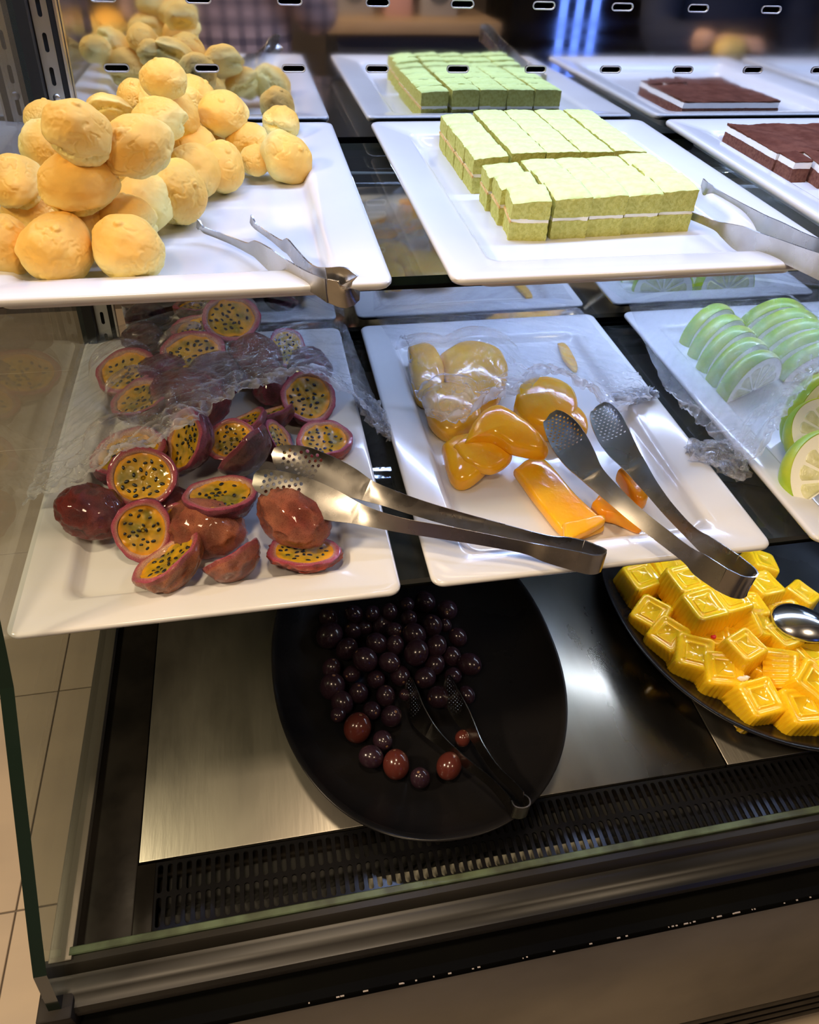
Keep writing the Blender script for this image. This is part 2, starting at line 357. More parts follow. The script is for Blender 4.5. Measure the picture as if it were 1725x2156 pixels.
lean_box('edge_gasket', -0.2045, -0.1985, 0.990, 0.998, mat('black_rubber_strip', (0.008,0.008,0.008), 0.5))
lean_box('edge_trim', -0.1985, -0.1960, 0.988, 0.998, mat('steel_trim', (0.7,0.66,0.6), 0.25, 1.0))
me = mesh('screw', *[(np.array(ico(3)[0]) * np.array([0.0042, 0.002, 0.0042]) + np.array([lean(-0.2135, 1.228), 0.988, 1.228])).tolist(), ico(3)[1]], CHROME)
part('screw', me)
# glass shelves with rear rail and bracket
def shelf(z, y0, x1, lab):
    v, f = box_vf(-0.252, x1, y0, 0.985, z - 0.008, z)
    fm = [0, 0, 1, 1, 1, 1]
    sh = part('glass_shelf', mesh('glass_shelf', v, f, [SHELFGLASS, GLASSEDGE], False, fm), lab)
    part('shelf_rail', bevel_box('shelf_rail', -0.235, x1, 0.955, 0.989, z - 0.022, z - 0.0085, BLACKGLOSS, 0.001), 'black rail under the shelf rear edge')
    part('shelf_rail', bevel_box('shelf_rail', -0.235, x1, 0.975, 0.989, z - 0.050, z - 0.034, BLACKGLOSS, 0.001))
    part('front_trim', bevel_box('front_trim', -0.245, x1, y0 - 0.001, y0 + 0.003, z - 0.0115, z - 0.0083, BLACKGLOSS, 0.0))
shelf(1.177, 0.597, XR - 0.01, 'upper glass shelf with dark green front edge')
shelf(0.902, 0.494, XR - 0.01, 'middle glass shelf with dark green front edge')
# the cabinet top with its LED tube housing, above the picture
part('cabinet_top', bevel_box('cabinet_top', -0.24, XR, 0.43, 1.04, 1.90, 1.94, BLACKMETAL, 0.002), 'black cabinet top')
part('right_end', bevel_box('right_end', XR - 0.004, XR + 0.02, 0.30, 1.04, 0.55, 1.9, BLACKMETAL, 0.0))
# LED strip: small bright chips under the upper shelf
LED = mat('led_chip', (1,1,1), 0.3, emit=(0.75,0.86,1.0), es=90)
strip = part('led_strip', bevel_box('led_strip', 0.44, 1.40, 0.9290, 0.9395, 1.1505, 1.1545, mat('led_channel', (0.5,0.5,0.52), 0.4, 0.8), 0.0005), 'thin LED strip under the upper shelf')
v = []; f = []
for k in range(58):
    b = len(v); x = 0.452 + k * 0.0165; vv, ff = box_vf(x, x + 0.004, 0.932, 0.936, 1.1495, 1.1505); v += vv; f += [tuple(b + i for i in q) for q in ff]
part('led_chips', mesh('led_chips', v, f, LED, False), 'row of cool white LED chips', parent=strip, kind='stuff')

# ---------------------------------------------------------------- serving trays
def rrect(hx, hy, r, n=6):
    pts = []
    for cx_, cy_, a0 in ((hx-r, hy-r, 0), (-hx+r, hy-r, PI/2), (-hx+r, -hy+r, PI), (hx-r, -hy+r, 1.5*PI)):
        for k in range(n + 1):
            a = a0 + PI/2 * k / n; pts.append((cx_ + r * math.cos(a), cy_ + r * math.sin(a)))
    return pts
def tray(x0, x1, y0, y1, z, label, rot=0.0):
    hx, hy = (x1 - x0) / 2, (y1 - y0) / 2
    prof = [(0.060,-0.0205,.012),(0.036,-0.0235,.014),(0.030,-0.0225,.014),(0.027,-0.012,.014),(0.008,-0.0085,.012),(0.0015,-0.0070,.012),(0,-0.0045,.012),(0,-0.0020,.012),(0.0012,-0.0004,.012),(0.004,0,.011),(0.010,-0.0003,.010),
            (0.038,-0.0042,.012),(0.042,-0.0055,.014),(0.046,-0.0100,.016),(0.049,-0.0160,.018),(0.053,-0.0178,.018),(0.060,-0.0180,.014)]
    V = []; F = []; n = None
    for d, dz, r in prof:
        p = rrect(hx - d, hy - d, r); n = len(p); V += [(a, b, dz) for a, b in p]
    for k in range(len(prof) - 1):
        for i in range(n): F.append((k*n+i, k*n+(i+1) % n, (k+1)*n+(i+1) % n, (k+1)*n+i))
    F.append(tuple(range(n))[::-1]); F.append(tuple((len(prof)-1)*n + i for i in range(n)))
    me = smooth_by_angle(mesh('serving_tray', V, F, MELAMINE), 45)
    o = ob('serving_tray', me, None, ((x0+x1)/2, (y0+y1)/2, z), (0, 0, rot))
    return tag(o, label, 'tray', 'white melamine serving trays')
ZT = 1.201; ZM = 0.926; FT = ZT - 0.018; FM = ZM - 0.018
tray(-0.2345, 0.0985, 0.536, 0.990, ZT, 'white tray of cream puffs on the upper shelf')
tray(0.146, 0.507, 0.536, 0.990, ZT, 'white tray holding the cut green sponge cake')
tray(0.540, 0.900, 0.536, 0.990, ZT, 'white tray holding the brown tiramisu slab')
tray(0.925, 1.285, 0.536, 0.990, ZT, 'empty white upper tray at far right, seen in the mirrored back')
tray(-0.2555, 0.100, 0.458, 0.985, ZM, 'white tray of halved passion fruit on the middle shelf')
tray(0.131, 0.497, 0.462, 0.985, ZM, 'white tray of mango pieces on the middle shelf')
tray(0.548, 0.910, 0.462, 0.985, ZM, 'white tray of green pomelo slices on the middle shelf')

def orient(n, spin=0.0):
    n = Vector(n).normalized(); q = n.to_track_quat('Z', 'Y')
    return (q @ Quaternion((0, 0, 1), spin)).to_euler()

# ---------------------------------------------------------------- cream puffs
PUFF = mat('choux_crust', attr='crust', rough=0.5, c2=(0.98,0.93,0.85), cscale=90, bump=0.35, bscale=260, bdist=0.0012, sss=0.04, sssr=(0.01,0.006,0.003), spec=0.35)
def puff_mesh(seed):
    r = random.Random(seed); V, F = ico(6) if seed < 9 else ico(5); V = V.copy(); off = np.array([seed * 7.3, seed * 3.1, 0.0]) + 20
    lat = V[:, 2]; nz = fbm(V * 1.3 + off, 3)
    split = -0.22 + 0.35 * nz + r.uniform(-.15, .1)                    # where the crust tears open
    band = np.exp(-((lat - split) / 0.16) ** 2)
    gate = sstep(-0.35, 0.25, vn(V * 1.1 + off + 5))
    cr = ridge(V * 3.2 + off, 4); fine = ridge(V * 8 + off, 3)
    rad = 1 + 0.10 * fbm(V * 1.6 + off, 2) + 0.016 * cr + 0.020 * fine * sstep(-.2, .4, vn(V * 1.5 + off + 40))
    rad -= band * gate * (0.22 - 0.12 * fine); rad += 0.07 * np.exp(-((lat - split - 0.28) / 0.2) ** 2) * gate
    lump = np.array([r.uniform(-1,1), r.uniform(-1,1), r.uniform(-.2,.6)]); lump /= np.linalg.norm(lump)
    rad += 0.14 * sstep(0.55, 0.95, V @ lump) * r.choice([0, 1, 1])
    nip = np.array([r.uniform(-.25,.25), r.uniform(-.25,.25), 1]); nip /= np.linalg.norm(nip)
    rad += 0.07 * sstep(0.988, 0.999, V @ nip)
    # fine cracked lines in the crust
    cl = np.exp(-(np.abs(vn(V * 4.2 + off + 3 + 0.5 * fbm(V * 5 + off, 2)[:, None])) / 0.085) ** 2) * sstep(-.3, .3, vn(V * 1.7 + off + 31)); rad -= 0.034 * cl
    W = V * rad[:, None] * np.array([1.02, 0.97, 0.90]); W[:, 2] = np.where(W[:, 2] < -0.72, -0.72 + (W[:, 2] + 0.72) * 0.25, W[:, 2])
    up = sstep(-0.15, 0.95, lat - split + 0.25 * nz); top = np.array([0.97, 0.54, 0.10]); mid = np.array([0.98, 0.70, 0.19]); low = np.array([0.98, 0.83, 0.31])
    c = low * (1 - up[:, None]) + top * up[:, None]; c = c * (1 - 0.4 * (band * gate)[:, None]) + 0.4 * (band * gate)[:, None] * np.array([0.95, 0.80, 0.28])
    c = c * (1 - 0.35 * cl[:, None]) + 0.35 * cl[:, None] * mid * 1.05; c *= (1 + 0.05 * fbm(V * 6 + off, 3))[:, None]
    return mesh('cream_puff', W, F, PUFF, cols={'crust': np.clip(c, 0, 1)})
PM = [puff_mesh(s) for s in range(1, 9)]
def puff(k, x, y, z, r, label, n=(0, 0, 1), s=(1, 1, 1), spin=0.0):
    o = ob('cream_puff', PM[k % 8], None, (x, y, z), orient(n, spin)); o.scale = (r * s[0], r * s[1], r * s[2])
    return tag(o, label, 'cream puff', 'cream puffs on the upper tray')
puff(0, -0.1583, 0.6029, 1.2085, 0.0272, 'round cream puff at the front edge, second from the left', (.15,-.5,.85), (1,1,1), .4)
puff(1, -0.1046, 0.5998, 1.2085, 0.0267, 'round cream puff at the front, beside the bare tray and tongs', (.1,-.35,1), (1.02,1,1.02), 2.2)
puff(2, -0.2015, 0.6137, 1.208, 0.0231, 'cream puff cut off by the left picture edge in the front row', (.5,-.2,.6), (1,1,1.05), 1.2)
puff(3, -0.189, 0.6809, 1.213, 0.0226, 'small cream puff behind the two leftmost front ones', (-.1,-.3,1), (1.08,1,.95), 3.0)
puff(4, -0.1452, 0.6569, 1.207, 0.022, 'pale cream puff wedged behind the two front round ones', (0,-.1,1), (1,1,1), 4.0)
puff(5, -0.1108, 0.6583, 1.2078, 0.025, 'cream puff with pointed top just behind the front right puff', (-.1,.2,1), (1,1,.95), 1.0)
puff(6, -0.0994, 0.6944, 1.2082, 0.0261, 'cream puff with a wide yellow torn belly facing the tongs', (-.35,.1,.5), (1.05,1,1.1), 2.6)
puff(7, -0.1381, 0.6401, 1.246, 0.0255, 'wide golden cream puff of the second layer, above the front row', (.1,-.45,.9), (1.16,1,.92), .2)
puff(0, -0.1956, 0.6771, 1.236, 0.0235, 'darker cream puff at left edge of the second layer', (-.2,-.3,1), (1.0,1,.95), 5.0)
puff(2, -0.1815, 0.7518, 1.241, 0.0226, 'yellowish cream puff under the top left lumpy one', (.6,-.4,.3), (1,1,1.1), .9)
puff(4, -0.1275, 0.6379, 1.283, 0.0223, 'lumpy heart shaped cream puff on top of the left heap', (.25,-.3,.9), (1.05,1,1.12), 2.2)
puff(1, -0.1913, 0.8211, 1.247, 0.0191, 'cream puff mostly hidden behind the lumpy top one', (0,0,1), (1,1,1), 3.3)
puff(3, -0.0913, 0.6552, 1.268, 0.0257, 'smooth egg shaped cream puff on top beside the lumpy one', (-.1,-.55,.8), (1.06,1,.92), .6)
puff(5, -0.073, 0.7168, 1.2115, 0.0277, 'large cream puff with lengthwise crack, lowest layer middle', (.45,-.3,.4), (1,1,1.12), 1.3)
puff(7, -0.0588, 0.776, 1.211, 0.0255, 'cream puff leaning behind the large cracked one', (.6,.1,.4), (1,1,1.1), 2.4)
puff(6, -0.0326, 0.7975, 1.2075, 0.0234, 'rosy cream puff at the right side of the heap', (.3,-.5,.6), (1,1,1.05), 4.4)
puff(2, -0.0825, 0.758, 1.258, 0.025, 'glossy cream puff with rumpled side behind the egg shaped one', (-.3,.2,.8), (1.06,1,.9), 5.1)
puff(5, -0.1338, 0.7586, 1.222, 0.0199, 'pale cream puff filling the gap under the smooth top one', (.3,0,.5), (1,1,.9), .5)
puff(0, -0.1306, 0.8114, 1.258, 0.0199, 'flat cream puff with yellow underside behind the left heap', (0,.5,.8), (1.1,1,.7), 1.0)
puff(3, -0.1155, 0.8847, 1.252, 0.0167, 'small pale cream puff behind the rear heap', (0,-.3,1), (1,1,1.1), 2.0)
puff(6, -0.0751, 0.8098, 1.283, 0.0196, 'cream puff with a pointed tip, highest of the rear heap', (-.05,-.15,1), (1.02,1,1), .2)
puff(1, -0.0863, 0.8792, 1.247, 0.0256, 'broad cream puff below the highest rear one', (.3,-.2,.6), (1.12,1,.9), 1.7)
puff(4, -0.0604, 0.9355, 1.24, 0.0221, 'pale cream puff right of the highest rear one', (.6,0,.6), (1,1,1.15), 3.6)
puff(7, -0.027, 0.8662, 1.24, 0.0243, 'smooth round cream puff perched on the right rear', (-.1,-.4,.9), (1.04,1,.92), 2.9)
puff(2, -0.0738, 0.8379, 1.245, 0.0238, 'pale cream puff between the glossy one and the rear top', (.5,.1,.7), (1.05,1,1), 4.2)
puff(0, -0.0498, 0.8897, 1.212, 0.0227, 'cream puff shaded under the round right rear one', (.1,-.2,1), (1,1,.9), 2.1)
puff(3, -0.0065, 0.8575, 1.2155, 0.0212, 'cream puff with creased middle left of the two rightmost', (-.4,-.2,.8), (1.06,1,.95), .8)
puff(5, 0.001, 0.8335, 1.2035, 0.016, 'small yellow cream puff at tray level under the creased one', (.2,-.5,.5), (1,1,.9), 1.5)
puff(4, 0.0355, 0.9568, 1.2065, 0.0224, 'crinkled cream puff farthest right at the back', (.3,.2,.8), (1,1,.95), 1.9)
puff(6, 0.0351, 0.8295, 1.206, 0.025, 'large crinkled cream puff farthest right beside the bare tray', (.5,-.4,.3), (1,1,1.08), 5.6)
puff(1, -0.0611, 0.835, 1.216, 0.0244, 'cream puff in the middle of the heap, behind the leaning one', (0,-.2,1), (1,1,1), 3.9)
puff(7, -0.1563, 0.8141, 1.224, 0.027, 'cream puff buried under the left heap', (0,0,1), (1,1,1), 1.1)
puff(2, -0.105, 0.7654, 1.216, 0.0244, 'cream puff buried under the egg shaped one', (0,0,1), (1,1,.95), 1.1)

# ---------------------------------------------------------------- green sponge cake, cut in pieces
GTOP = mat('pandan_top', (0.66,0.78,0.32), 0.85, c2=(0.60,0.71,0.25), cscale=120, bump=0.5, bscale=420, bdist=0.0012, spec=0.15)
GSIDE = mat('pandan_crumb', (0.58,0.56,0.16), 0.9, c2=(0.46,0.44,0.10), cscale=260, bump=0.8, bscale=520, bdist=0.0015, crange=(0.4,0.62), spec=0.1)
GCREAM = mat('cake_cream', (0.86,0.82,0.66), 0.5, bump=0.2, bscale=300)
GBAKE = mat('baked_edge', (0.62,0.36,0.10), 0.7, c2=(0.78,0.55,0.22), cscale=180)
def slab_mesh(name, sx, sy, z0, z1, mt, mside, dome=None, seed=0, n=9, m=3, rough=0.0006, edge=0.0012):
    """soft crumbly block: a grid of points on a box, rounded, with top height given by dome(x, y)"""
    xs = np.linspace(-1, 1, n); V = []; idx = {}; F = []; FM = []
    def vid(i, j, k):
        key = (i, j, k)
        if key not in idx:
            x, y, w = xs[i], xs[j], k / m; hx, hy = sx / 2, sy / 2
            px2, py2 = x * hx, y * hy; zt = z1 + (dome(px2, py2) if dome else 0); pz = z0 + (zt - z0) * w
            if k == m and (i in (0, n-1) or j in (0, n-1)): pz -= edge
            idx[key] = len(V); V.append((px2, py2, pz))
        return idx[key]
    for i in range(n - 1):
        for j in range(n - 1):
            F.append((vid(i,j,m), vid(i+1,j,m), vid(i+1,j+1,m), vid(i,j+1,m))); FM.append(0)
            F.append((vid(i,j,0), vid(i,j+1,0), vid(i+1,j+1,0), vid(i+1,j,0))); FM.append(1)
    for k in range(m):
        for i in range(n - 1):
            F.append((vid(i,0,k), vid(i+1,0,k), vid(i+1,0,k+1), vid(i,0,k+1))); F.append((vid(i+1,n-1,k), vid(i,n-1,k), vid(i,n-1,k+1), vid(i+1,n-1,k+1)))
            F.append((vid(0,i+1,k), vid(0,i,k), vid(0,i,k+1), vid(0,i+1,k+1))); F.append((vid(n-1,i,k), vid(n-1,i+1,k), vid(n-1,i+1,k+1), vid(n-1,i,k+1))); FM += [1]*4
    P = np.array(V); nz = np.stack([vn(P * 400 + seed), vn(P * 400 + seed + 7), vn(P * 400 + seed + 13)], 1) + np.stack([vn(P * 120 + seed + 1), vn(P * 120 + seed + 3), vn(P * 120 + seed + 5)], 1)
    nz[P[:, 2] <= z0 + 1e-6, 2] = 0
    P = P + nz * rough
    return smooth_by_angle(mesh(name, P, F, [mt, mside], True, FM), 55)
CW, CH = 0.0366, 0.0375
def cake_piece(x, y, w, d, h, label, left=False, droop=(0, 0), yaw=0.0, seed=0):
    t = thing('cake_piece', label, 'cake', (x, y, FT), 'green sponge cake pieces', (0, 0, yaw))
    dm = lambda a, b: droop[0] * (a / (w/2)) + droop[1] * (b / (d/2)) - 0.0012 * ((a/(w/2))**2 + (b/(d/2))**2) * 0.4
    w2, d2 = w - 0.0006, d - 0.0006
    for nm, z0, z1, mt, ms, dd, e in (('lower_sponge', 0, 0.0165, GSIDE, GSIDE, None, 0), ('cream_layer', 0.0162, 0.0200, GCREAM, GCREAM, None, 0), ('upper_sponge', 0.0197, h, GTOP, GSIDE, dm, 0.0012)):
        ww = w2 - (0.0010 if nm == 'cream_layer' else 0)
        me = slab_mesh(nm, ww, d2 - (0.0010 if nm == 'cream_layer' else 0), z0, z1, mt, ms, dd, seed + 11 * len(nm), 13 if nm != 'cream_layer' else 7, 5 if nm != 'cream_layer' else 1, 0.00055, e)
        o = bpy.data.objects.new(nm, me); link(o); o.parent = t
    if left:
        v, f = box_vf(-w/2 - 0.0004, -w/2 + 0.001, -d/2, d/2, 0.0160, 0.0182); o = bpy.data.objects.new('baked_edge', mesh('baked_edge', v, f, GBAKE, False)); link(o); o.parent = t
    return t
cx0 = 0.2325; rows = [(0.6685, 0.040, 'front row'), (0.7075, 0.036, 'second row from the front'), (0.7435, 0.034, 'third row from the front')]
cn = ['leftmost', 'second from left', 'middle', 'second from right', 'rightmost']; sd = 0
for ri, (ry, rd, rn) in enumerate(rows):
    for c in range(5):
        sd += 1; x = cx0 + CW * (c + 0.5) - 0.001; yy = ry + 0.0022 * c; ya = 0.0; hh = CH + 0.003 * (c > 0) + (0.002 if c == 4 else 0)
        dr = (0.0004, 0.0008)
        if ri == 0: dr = (0.001, 0.0018)
        if c == 0: x -= 0.0018 + 0.0015 * ri; yy -= 0.003 - 0.001 * ri; ya = -0.05; hh = CH + 0.0005; dr = (0.0018, 0.001)
        if ri == 0 and c == 0: ya = -0.14; yy += 0.003
        cake_piece(x, yy, CW, rd, hh - (0.0015 if ri == 2 else 0), 'green sponge cake piece, %s in the %s' % (cn[c], rn), c == 0, dr, ya, sd)
rear = [(0.8020, 'first row behind the gap'), (0.8445, 'second row behind the gap'), (0.8870, 'third row behind the gap'), (0.9270, 'last row by the mirror')]
for ri, (ry, rn) in enumerate(rear):
    for c in range(5):
        sd += 1; x = cx0 - 0.006 + 0.0382 * (c + 0.5) - (0.0030 if c == 0 else 0); yy = ry - (0.004 if c == 0 else 0); w = 0.0375
        cake_piece(x, yy, w, 0.0415 if ri < 3 else 0.038, CH + (0.0035 if c else 0.0005), 'green sponge cake piece, %s in the %s' % (cn[c], rn), c == 0, (0.0012 if c == 0 else 0.0004 * (2 - c), 0.0003), (-0.02 if c == 0 else 0), sd)

# ---------------------------------------------------------------- tiramisu
TTOP = mat('cocoa_top', (0.085,0.026,0.015), 0.9, c2=(0.14,0.050,0.030), cscale=60, bump=0.4, bscale=380, bdist=0.001, spec=0.1)
TSIDE = mat('cocoa_sponge', (0.20,0.088,0.058), 0.9, c2=(0.13,0.050,0.035), cscale=240, bump=0.6, bscale=420, bdist=0.0015, spec=0.1)
TCREAM = mat('tiramisu_cream', (0.86,0.84,0.80), 0.5, bump=0.3, bscale=260, bdist=0.001)
def tiramisu(x0, x1, y0, y1, label, seed, cream_front=True, rot=0.0, tip=0.0):
    t = thing('tiramisu_piece', label, 'cake', ((x0+x1)/2, (y0+y1)/2, FT), None, (tip, 0, rot)); w, d = x1 - x0, y1 - y0
    for nm, z0, z1, mt, ms in (('sponge_layer', 0, 0.0150, TSIDE, TSIDE), ('cream_layer', 0.0148, 0.0222, TCREAM, TCREAM), ('cocoa_layer', 0.0220, 0.0240, TTOP, TTOP)):
        n = 41 if w > 0.1 else 17
        me = slab_mesh(nm, w - (0.0008 if nm == 'cream_layer' else 0), d - (0.0008 if nm == 'cream_layer' else 0), z0, z1, mt, ms, (lambda a, b: 0.0010 * math.sin(a * 90 + b * 40)) if nm == 'cocoa_layer' else None, seed, n, 4 if z0 == 0 else 2, 0.00055, 0.0006)
        o = bpy.data.objects.new(nm, me); link(o); o.parent = t
    return t
tiramisu(0.604, 0.755, 0.822, 0.940, 'large tiramisu slab with cream layer at the back of its tray', 3)
tiramisu(0.6065, 0.6285, 0.7880, 0.8215, 'small tiramisu piece at the front left corner of the slab', 5)
tiramisu(0.633, 0.668, 0.764, 0.8195, 'leaning broken tiramisu piece with cream smeared on its side', 9, rot=-0.12, tip=0.06)
tiramisu(0.672, 0.755, 0.770, 0.8210, 'tiramisu piece at the right picture edge', 12)

# ---------------------------------------------------------------- tongs
def catmull(P, m=8):
    P = [np.array(p, float) for p in P]; out = []
    Q = [2*P[0]-P[1]] + P + [2*P[-1]-P[-2]]
    for i in range(1, len(Q) - 2):
        for k in range(m):
            t = k / m; a, b, c, d = Q[i-1], Q[i], Q[i+1], Q[i+2]
            out.append(0.5 * ((2*b) + (-a+c)*t + (2*a-5*b+4*c-d)*t*t + (-a+3*b-3*c+d)*t**3))
    out.append(P[-1]); return np.array(out)
def ribbon(name, path, m, parent, wdirs, thick=0.0013, cup=0.0, holes=None, label=None, nt=7, span=None):
    """path rows: x, y, z, width; wdirs: width direction (one, or one per path point); cup bends the section; holes=(spacing, radius, s range)"""
    W = np.array(wdirs, float); W = np.repeat(W[None], len(path), 0) if W.ndim == 1 else W
    C = catmull([list(p) + list(w) for p, w in zip(path, W)], 10)
    P = C[:, :3]; w = np.abs(C[:, 3]); D = C[:, 4:7]
    T = np.gradient(P, axis=0); T /= np.linalg.norm(T, axis=1)[:, None] + 1e-12
    D = D - (D * T).sum(1)[:, None] * T; D /= np.linalg.norm(D, axis=1)[:, None] + 1e-12; Nn = np.cross(T, D)
    s = np.concatenate([[0], np.cumsum(np.linalg.norm(np.diff(P, axis=0), axis=1))]); Ltot = s[-1]
    u0, u1 = (s[span[0] * 10], s[span[1] * 10]) if span else (0.0, Ltot)
    def halfw(u):
        h = np.interp(u, s, w) / 2
        return h
    def fn(u, v_):
        i = lambda a: np.interp(u, s, a)
        p = np.array([i(P[:, 0]), i(P[:, 1]), i(P[:, 2])]); d = np.array([i(D[:, 0]), i(D[:, 1]), i(D[:, 2])]); nn = np.array([i(Nn[:, 0]), i(Nn[:, 1]), i(Nn[:, 2])])
        h = halfw(u); c = cup(u / Ltot) if callable(cup) else cup; q = v_ / max(h, 1e-6)
        bend = c * h * q * q; nrm = nn - d * (2 * c * q) ; nrm = nrm / (np.linalg.norm(nrm) + 1e-9)
        return p + d * v_ + nn * bend, nrm
    us = list(np.linspace(u0, u1, max(18, int((u1 - u0) / 0.003))))
    out = [(u, -halfw(u)) for u in us] + [(u, halfw(u)) for u in us[::-1]]
    H = []
    if holes:
        sp, rr, s0, s1 = holes; row = 0; u = s0
        while u < s1:
            k = int(halfw(u) / sp) + 1
            for j in range(-k, k + 1):
                vv = (j + 0.5 * (row % 2)) * sp
                if abs(vv) < halfw(u) - rr * 2.0: H.append([(u + rr * math.cos(2*PI*q/8), vv + rr * math.sin(2*PI*q/8)) for q in range(8)])
            row += 1; u += sp * 0.87
    ex = []
    if True:
        for u in us[1:-1]:
            if holes and u < holes[2] + 0.002: continue
            for q in np.linspace(-1, 1, nt)[1:-1]: ex.append((u, q * halfw(u)))
    v2, fs = cut_sheet(out, H, ex)
    me = sheet_solid(name, v2, fs, fn, thick, m, 50)
    o = bpy.data.objects.new(name, me); link(o); o.parent = parent
    o.matrix_parent_inverse = Matrix.Translation(-parent.location); return tag(o, label)
def scallop_tongs(label, loc, armA, armB, bend, m=CHROME):
    t = thing('serving_tongs', label, 'tongs', loc)
    for a in (armA, armB):
        ribbon('arm', a, m, t, (0, 0, 1), 0.0012, 0.10)
    ribbon('spring_bend', bend, m, t, (0, 0, 1), 0.0014)
    return t
def spoon_tongs(label, loc, headA, armA, headB, armB, bend, wA, wB, m=CHROME, cupA=0.35, cupB=0.35, hs=0.0046, hr=0.0013, wb=(0,0,1), h0=0.006, h1=0.052):
    t = thing('perforated_tongs', label, 'tongs', loc)
    wA = np.array(wA, float); wB = np.array(wB, float); wb = np.array(wb, float)
    for hd, ar, w, cu in ((headA, armA, wA, cupA), (headB, armB, wB, cupB)):
        full = list(hd) + list(ar)[1:]; nh = len(hd) - 1; na = len(full) - 1
        ws = [w] * nh + [w * (1 - k) + wb * k for k in np.linspace(0, 1, na - nh + 1) ** 0.8]
        cf = lambda q, c=cu: c * max(0.0, 1 - max(0.0, q - 0.12) / 0.45) ** 1.5
        ribbon('head', full, m, t, ws, 0.0012, cf, (hs, hr, h0, h1), 'perforated spoon head', span=(0, nh))
        ribbon('arm', full, m, t, ws, 0.0012, cf, span=(nh, na))
    ribbon('spring_bend', bend, m, t, wb, 0.0015)
    return t
def W(p, w): return (p[0], p[1], p[2], w)
# tongs on the puff tray: the bend hangs over the front lip
b1 = [W((0.0444, 0.5129, 1.207), .018), W((0.0548, 0.5055, 1.207), .021), W((0.0604, 0.5053, 1.212), .023), W((0.0574, 0.5086, 1.215), .022), W((0.046, 0.5204, 1.212), .018)]
scallop_tongs('steel scalloped tongs lying on the puff tray beside the puffs', (0.0022, 0.6192, 1.19),
    [W((-0.0545, 0.675, 1.199), .009), W((-0.0514, 0.6712, 1.197), .010), W((-0.0484, 0.6685, 1.195), .006), W((-0.029, 0.6525, 1.193), .007), W((-0.0123, 0.6289, 1.194), .009), W((-0.0044, 0.6158, 1.197), .016), W((0.0074, 0.5902, 1.198), .021), W((0.0203, 0.5683, 1.199), .016), W((0.0331, 0.539, 1.203), .015), W((0.0444, 0.5129, 1.207), .018)],
    [W((-0.0075, 0.6798, 1.2), .009), W((-0.0057, 0.6759, 1.198), .010), W((-0.0031, 0.6698, 1.196), .006), W((0.0087, 0.6473, 1.195), .006), W((0.0175, 0.6263, 1.196), .009), W((0.0218, 0.6155, 1.199), .014), W((0.027, 0.593, 1.2), .015), W((0.0338, 0.565, 1.203), .011), W((0.0391, 0.5392, 1.208), .012), W((0.046, 0.5204, 1.212), .018)], b1)
b2 = [W((0.4325, 0.4738, 1.222), .020), W((0.4345, 0.45, 1.222), .024), W((0.4411, 0.445, 1.224), .026), W((0.4476, 0.4564, 1.226), .024), W((0.4502, 0.4887, 1.224), .020)]
scallop_tongs('steel scalloped tongs on the green cake tray, reaching past the picture edge', (0.4591, 0.6078, 1.195),
    [W((0.399, 0.6747, 1.2), .010), W((0.4055, 0.6721, 1.198), .009), W((0.4149, 0.6692, 1.196), .0075), W((0.427, 0.6358, 1.197), .008), W((0.4271, 0.6164, 1.199), .014), W((0.4309, 0.5943, 1.2), .022), W((0.438, 0.5766, 1.202), .019), W((0.4413, 0.5539, 1.206), .017), W((0.438, 0.5115, 1.214), .018), W((0.4325, 0.4738, 1.222), .020)],
    [W((0.4685, 0.7423, 1.201), .008), W((0.4642, 0.7249, 1.2), .013), W((0.4718, 0.7174, 1.198), .008), W((0.4755, 0.6743, 1.199), .008), W((0.4721, 0.6471, 1.201), .011), W((0.4634, 0.6121, 1.203), .020), W((0.4611, 0.5863, 1.206), .022), W((0.4572, 0.5476, 1.213), .018), W((0.4526, 0.5173, 1.219), .018), W((0.4502, 0.4887, 1.224), .020)], b2)
# big tongs across the passion fruit tray
spoon_tongs('long perforated tongs from the passion fruit across to the mango tray', (0.1354, 0.5191, 0.955),
    [W((-0.0106, 0.6132, 0.978), .010), W((-0.0047, 0.6128, 0.979), .024), W((0.0181, 0.6045, 0.978), .032), W((0.0413, 0.5877, 0.975), .035), W((0.0624, 0.573, 0.972), .031), W((0.0802, 0.5604, 0.969), .023)],
    [W((0.0802, 0.5604, 0.969), .023), W((0.0982, 0.551, 0.966), .019), W((0.1241, 0.5372, 0.962), .0175), W((0.1595, 0.5193, 0.958), .017), W((0.2028, 0.497, 0.956), .016), W((0.2447, 0.4742, 0.955), .017), W((0.2613, 0.4658, 0.955), .024), W((0.2759, 0.459, 0.955), .026)],
    [W((-0.0312, 0.5867, 0.974), .010), W((-0.0246, 0.583, 0.975), .023), W((-0.0018, 0.5705, 0.974), .031), W((0.0214, 0.5549, 0.972), .035), W((0.0444, 0.5414, 0.969), .031), W((0.0647, 0.5312, 0.966), .022)],
    [W((0.0647, 0.5312, 0.966), .022), W((0.0854, 0.5218, 0.963), .017), W((0.1126, 0.5136, 0.958), .0145), W((0.1508, 0.5016, 0.955), .014), W((0.195, 0.485, 0.953), .013), W((0.2251, 0.4722, 0.952), .014), W((0.2411, 0.462, 0.952), .020), W((0.2674, 0.4477, 0.952), .026)],
    [W((0.2674, 0.4477, 0.952), .026), W((0.28, 0.4414, 0.952), .026), W((0.2892, 0.4409, 0.953), .026), W((0.292, 0.4459, 0.954), .026), W((0.2759, 0.459, 0.955), .026)],
    (0.15, 0.75, 0.62), (0.15, 0.75, 0.62), TONGMID, 0.20, 0.14, 0.0062, 0.0019, (0, 0, 1), 0.012, 0.052)
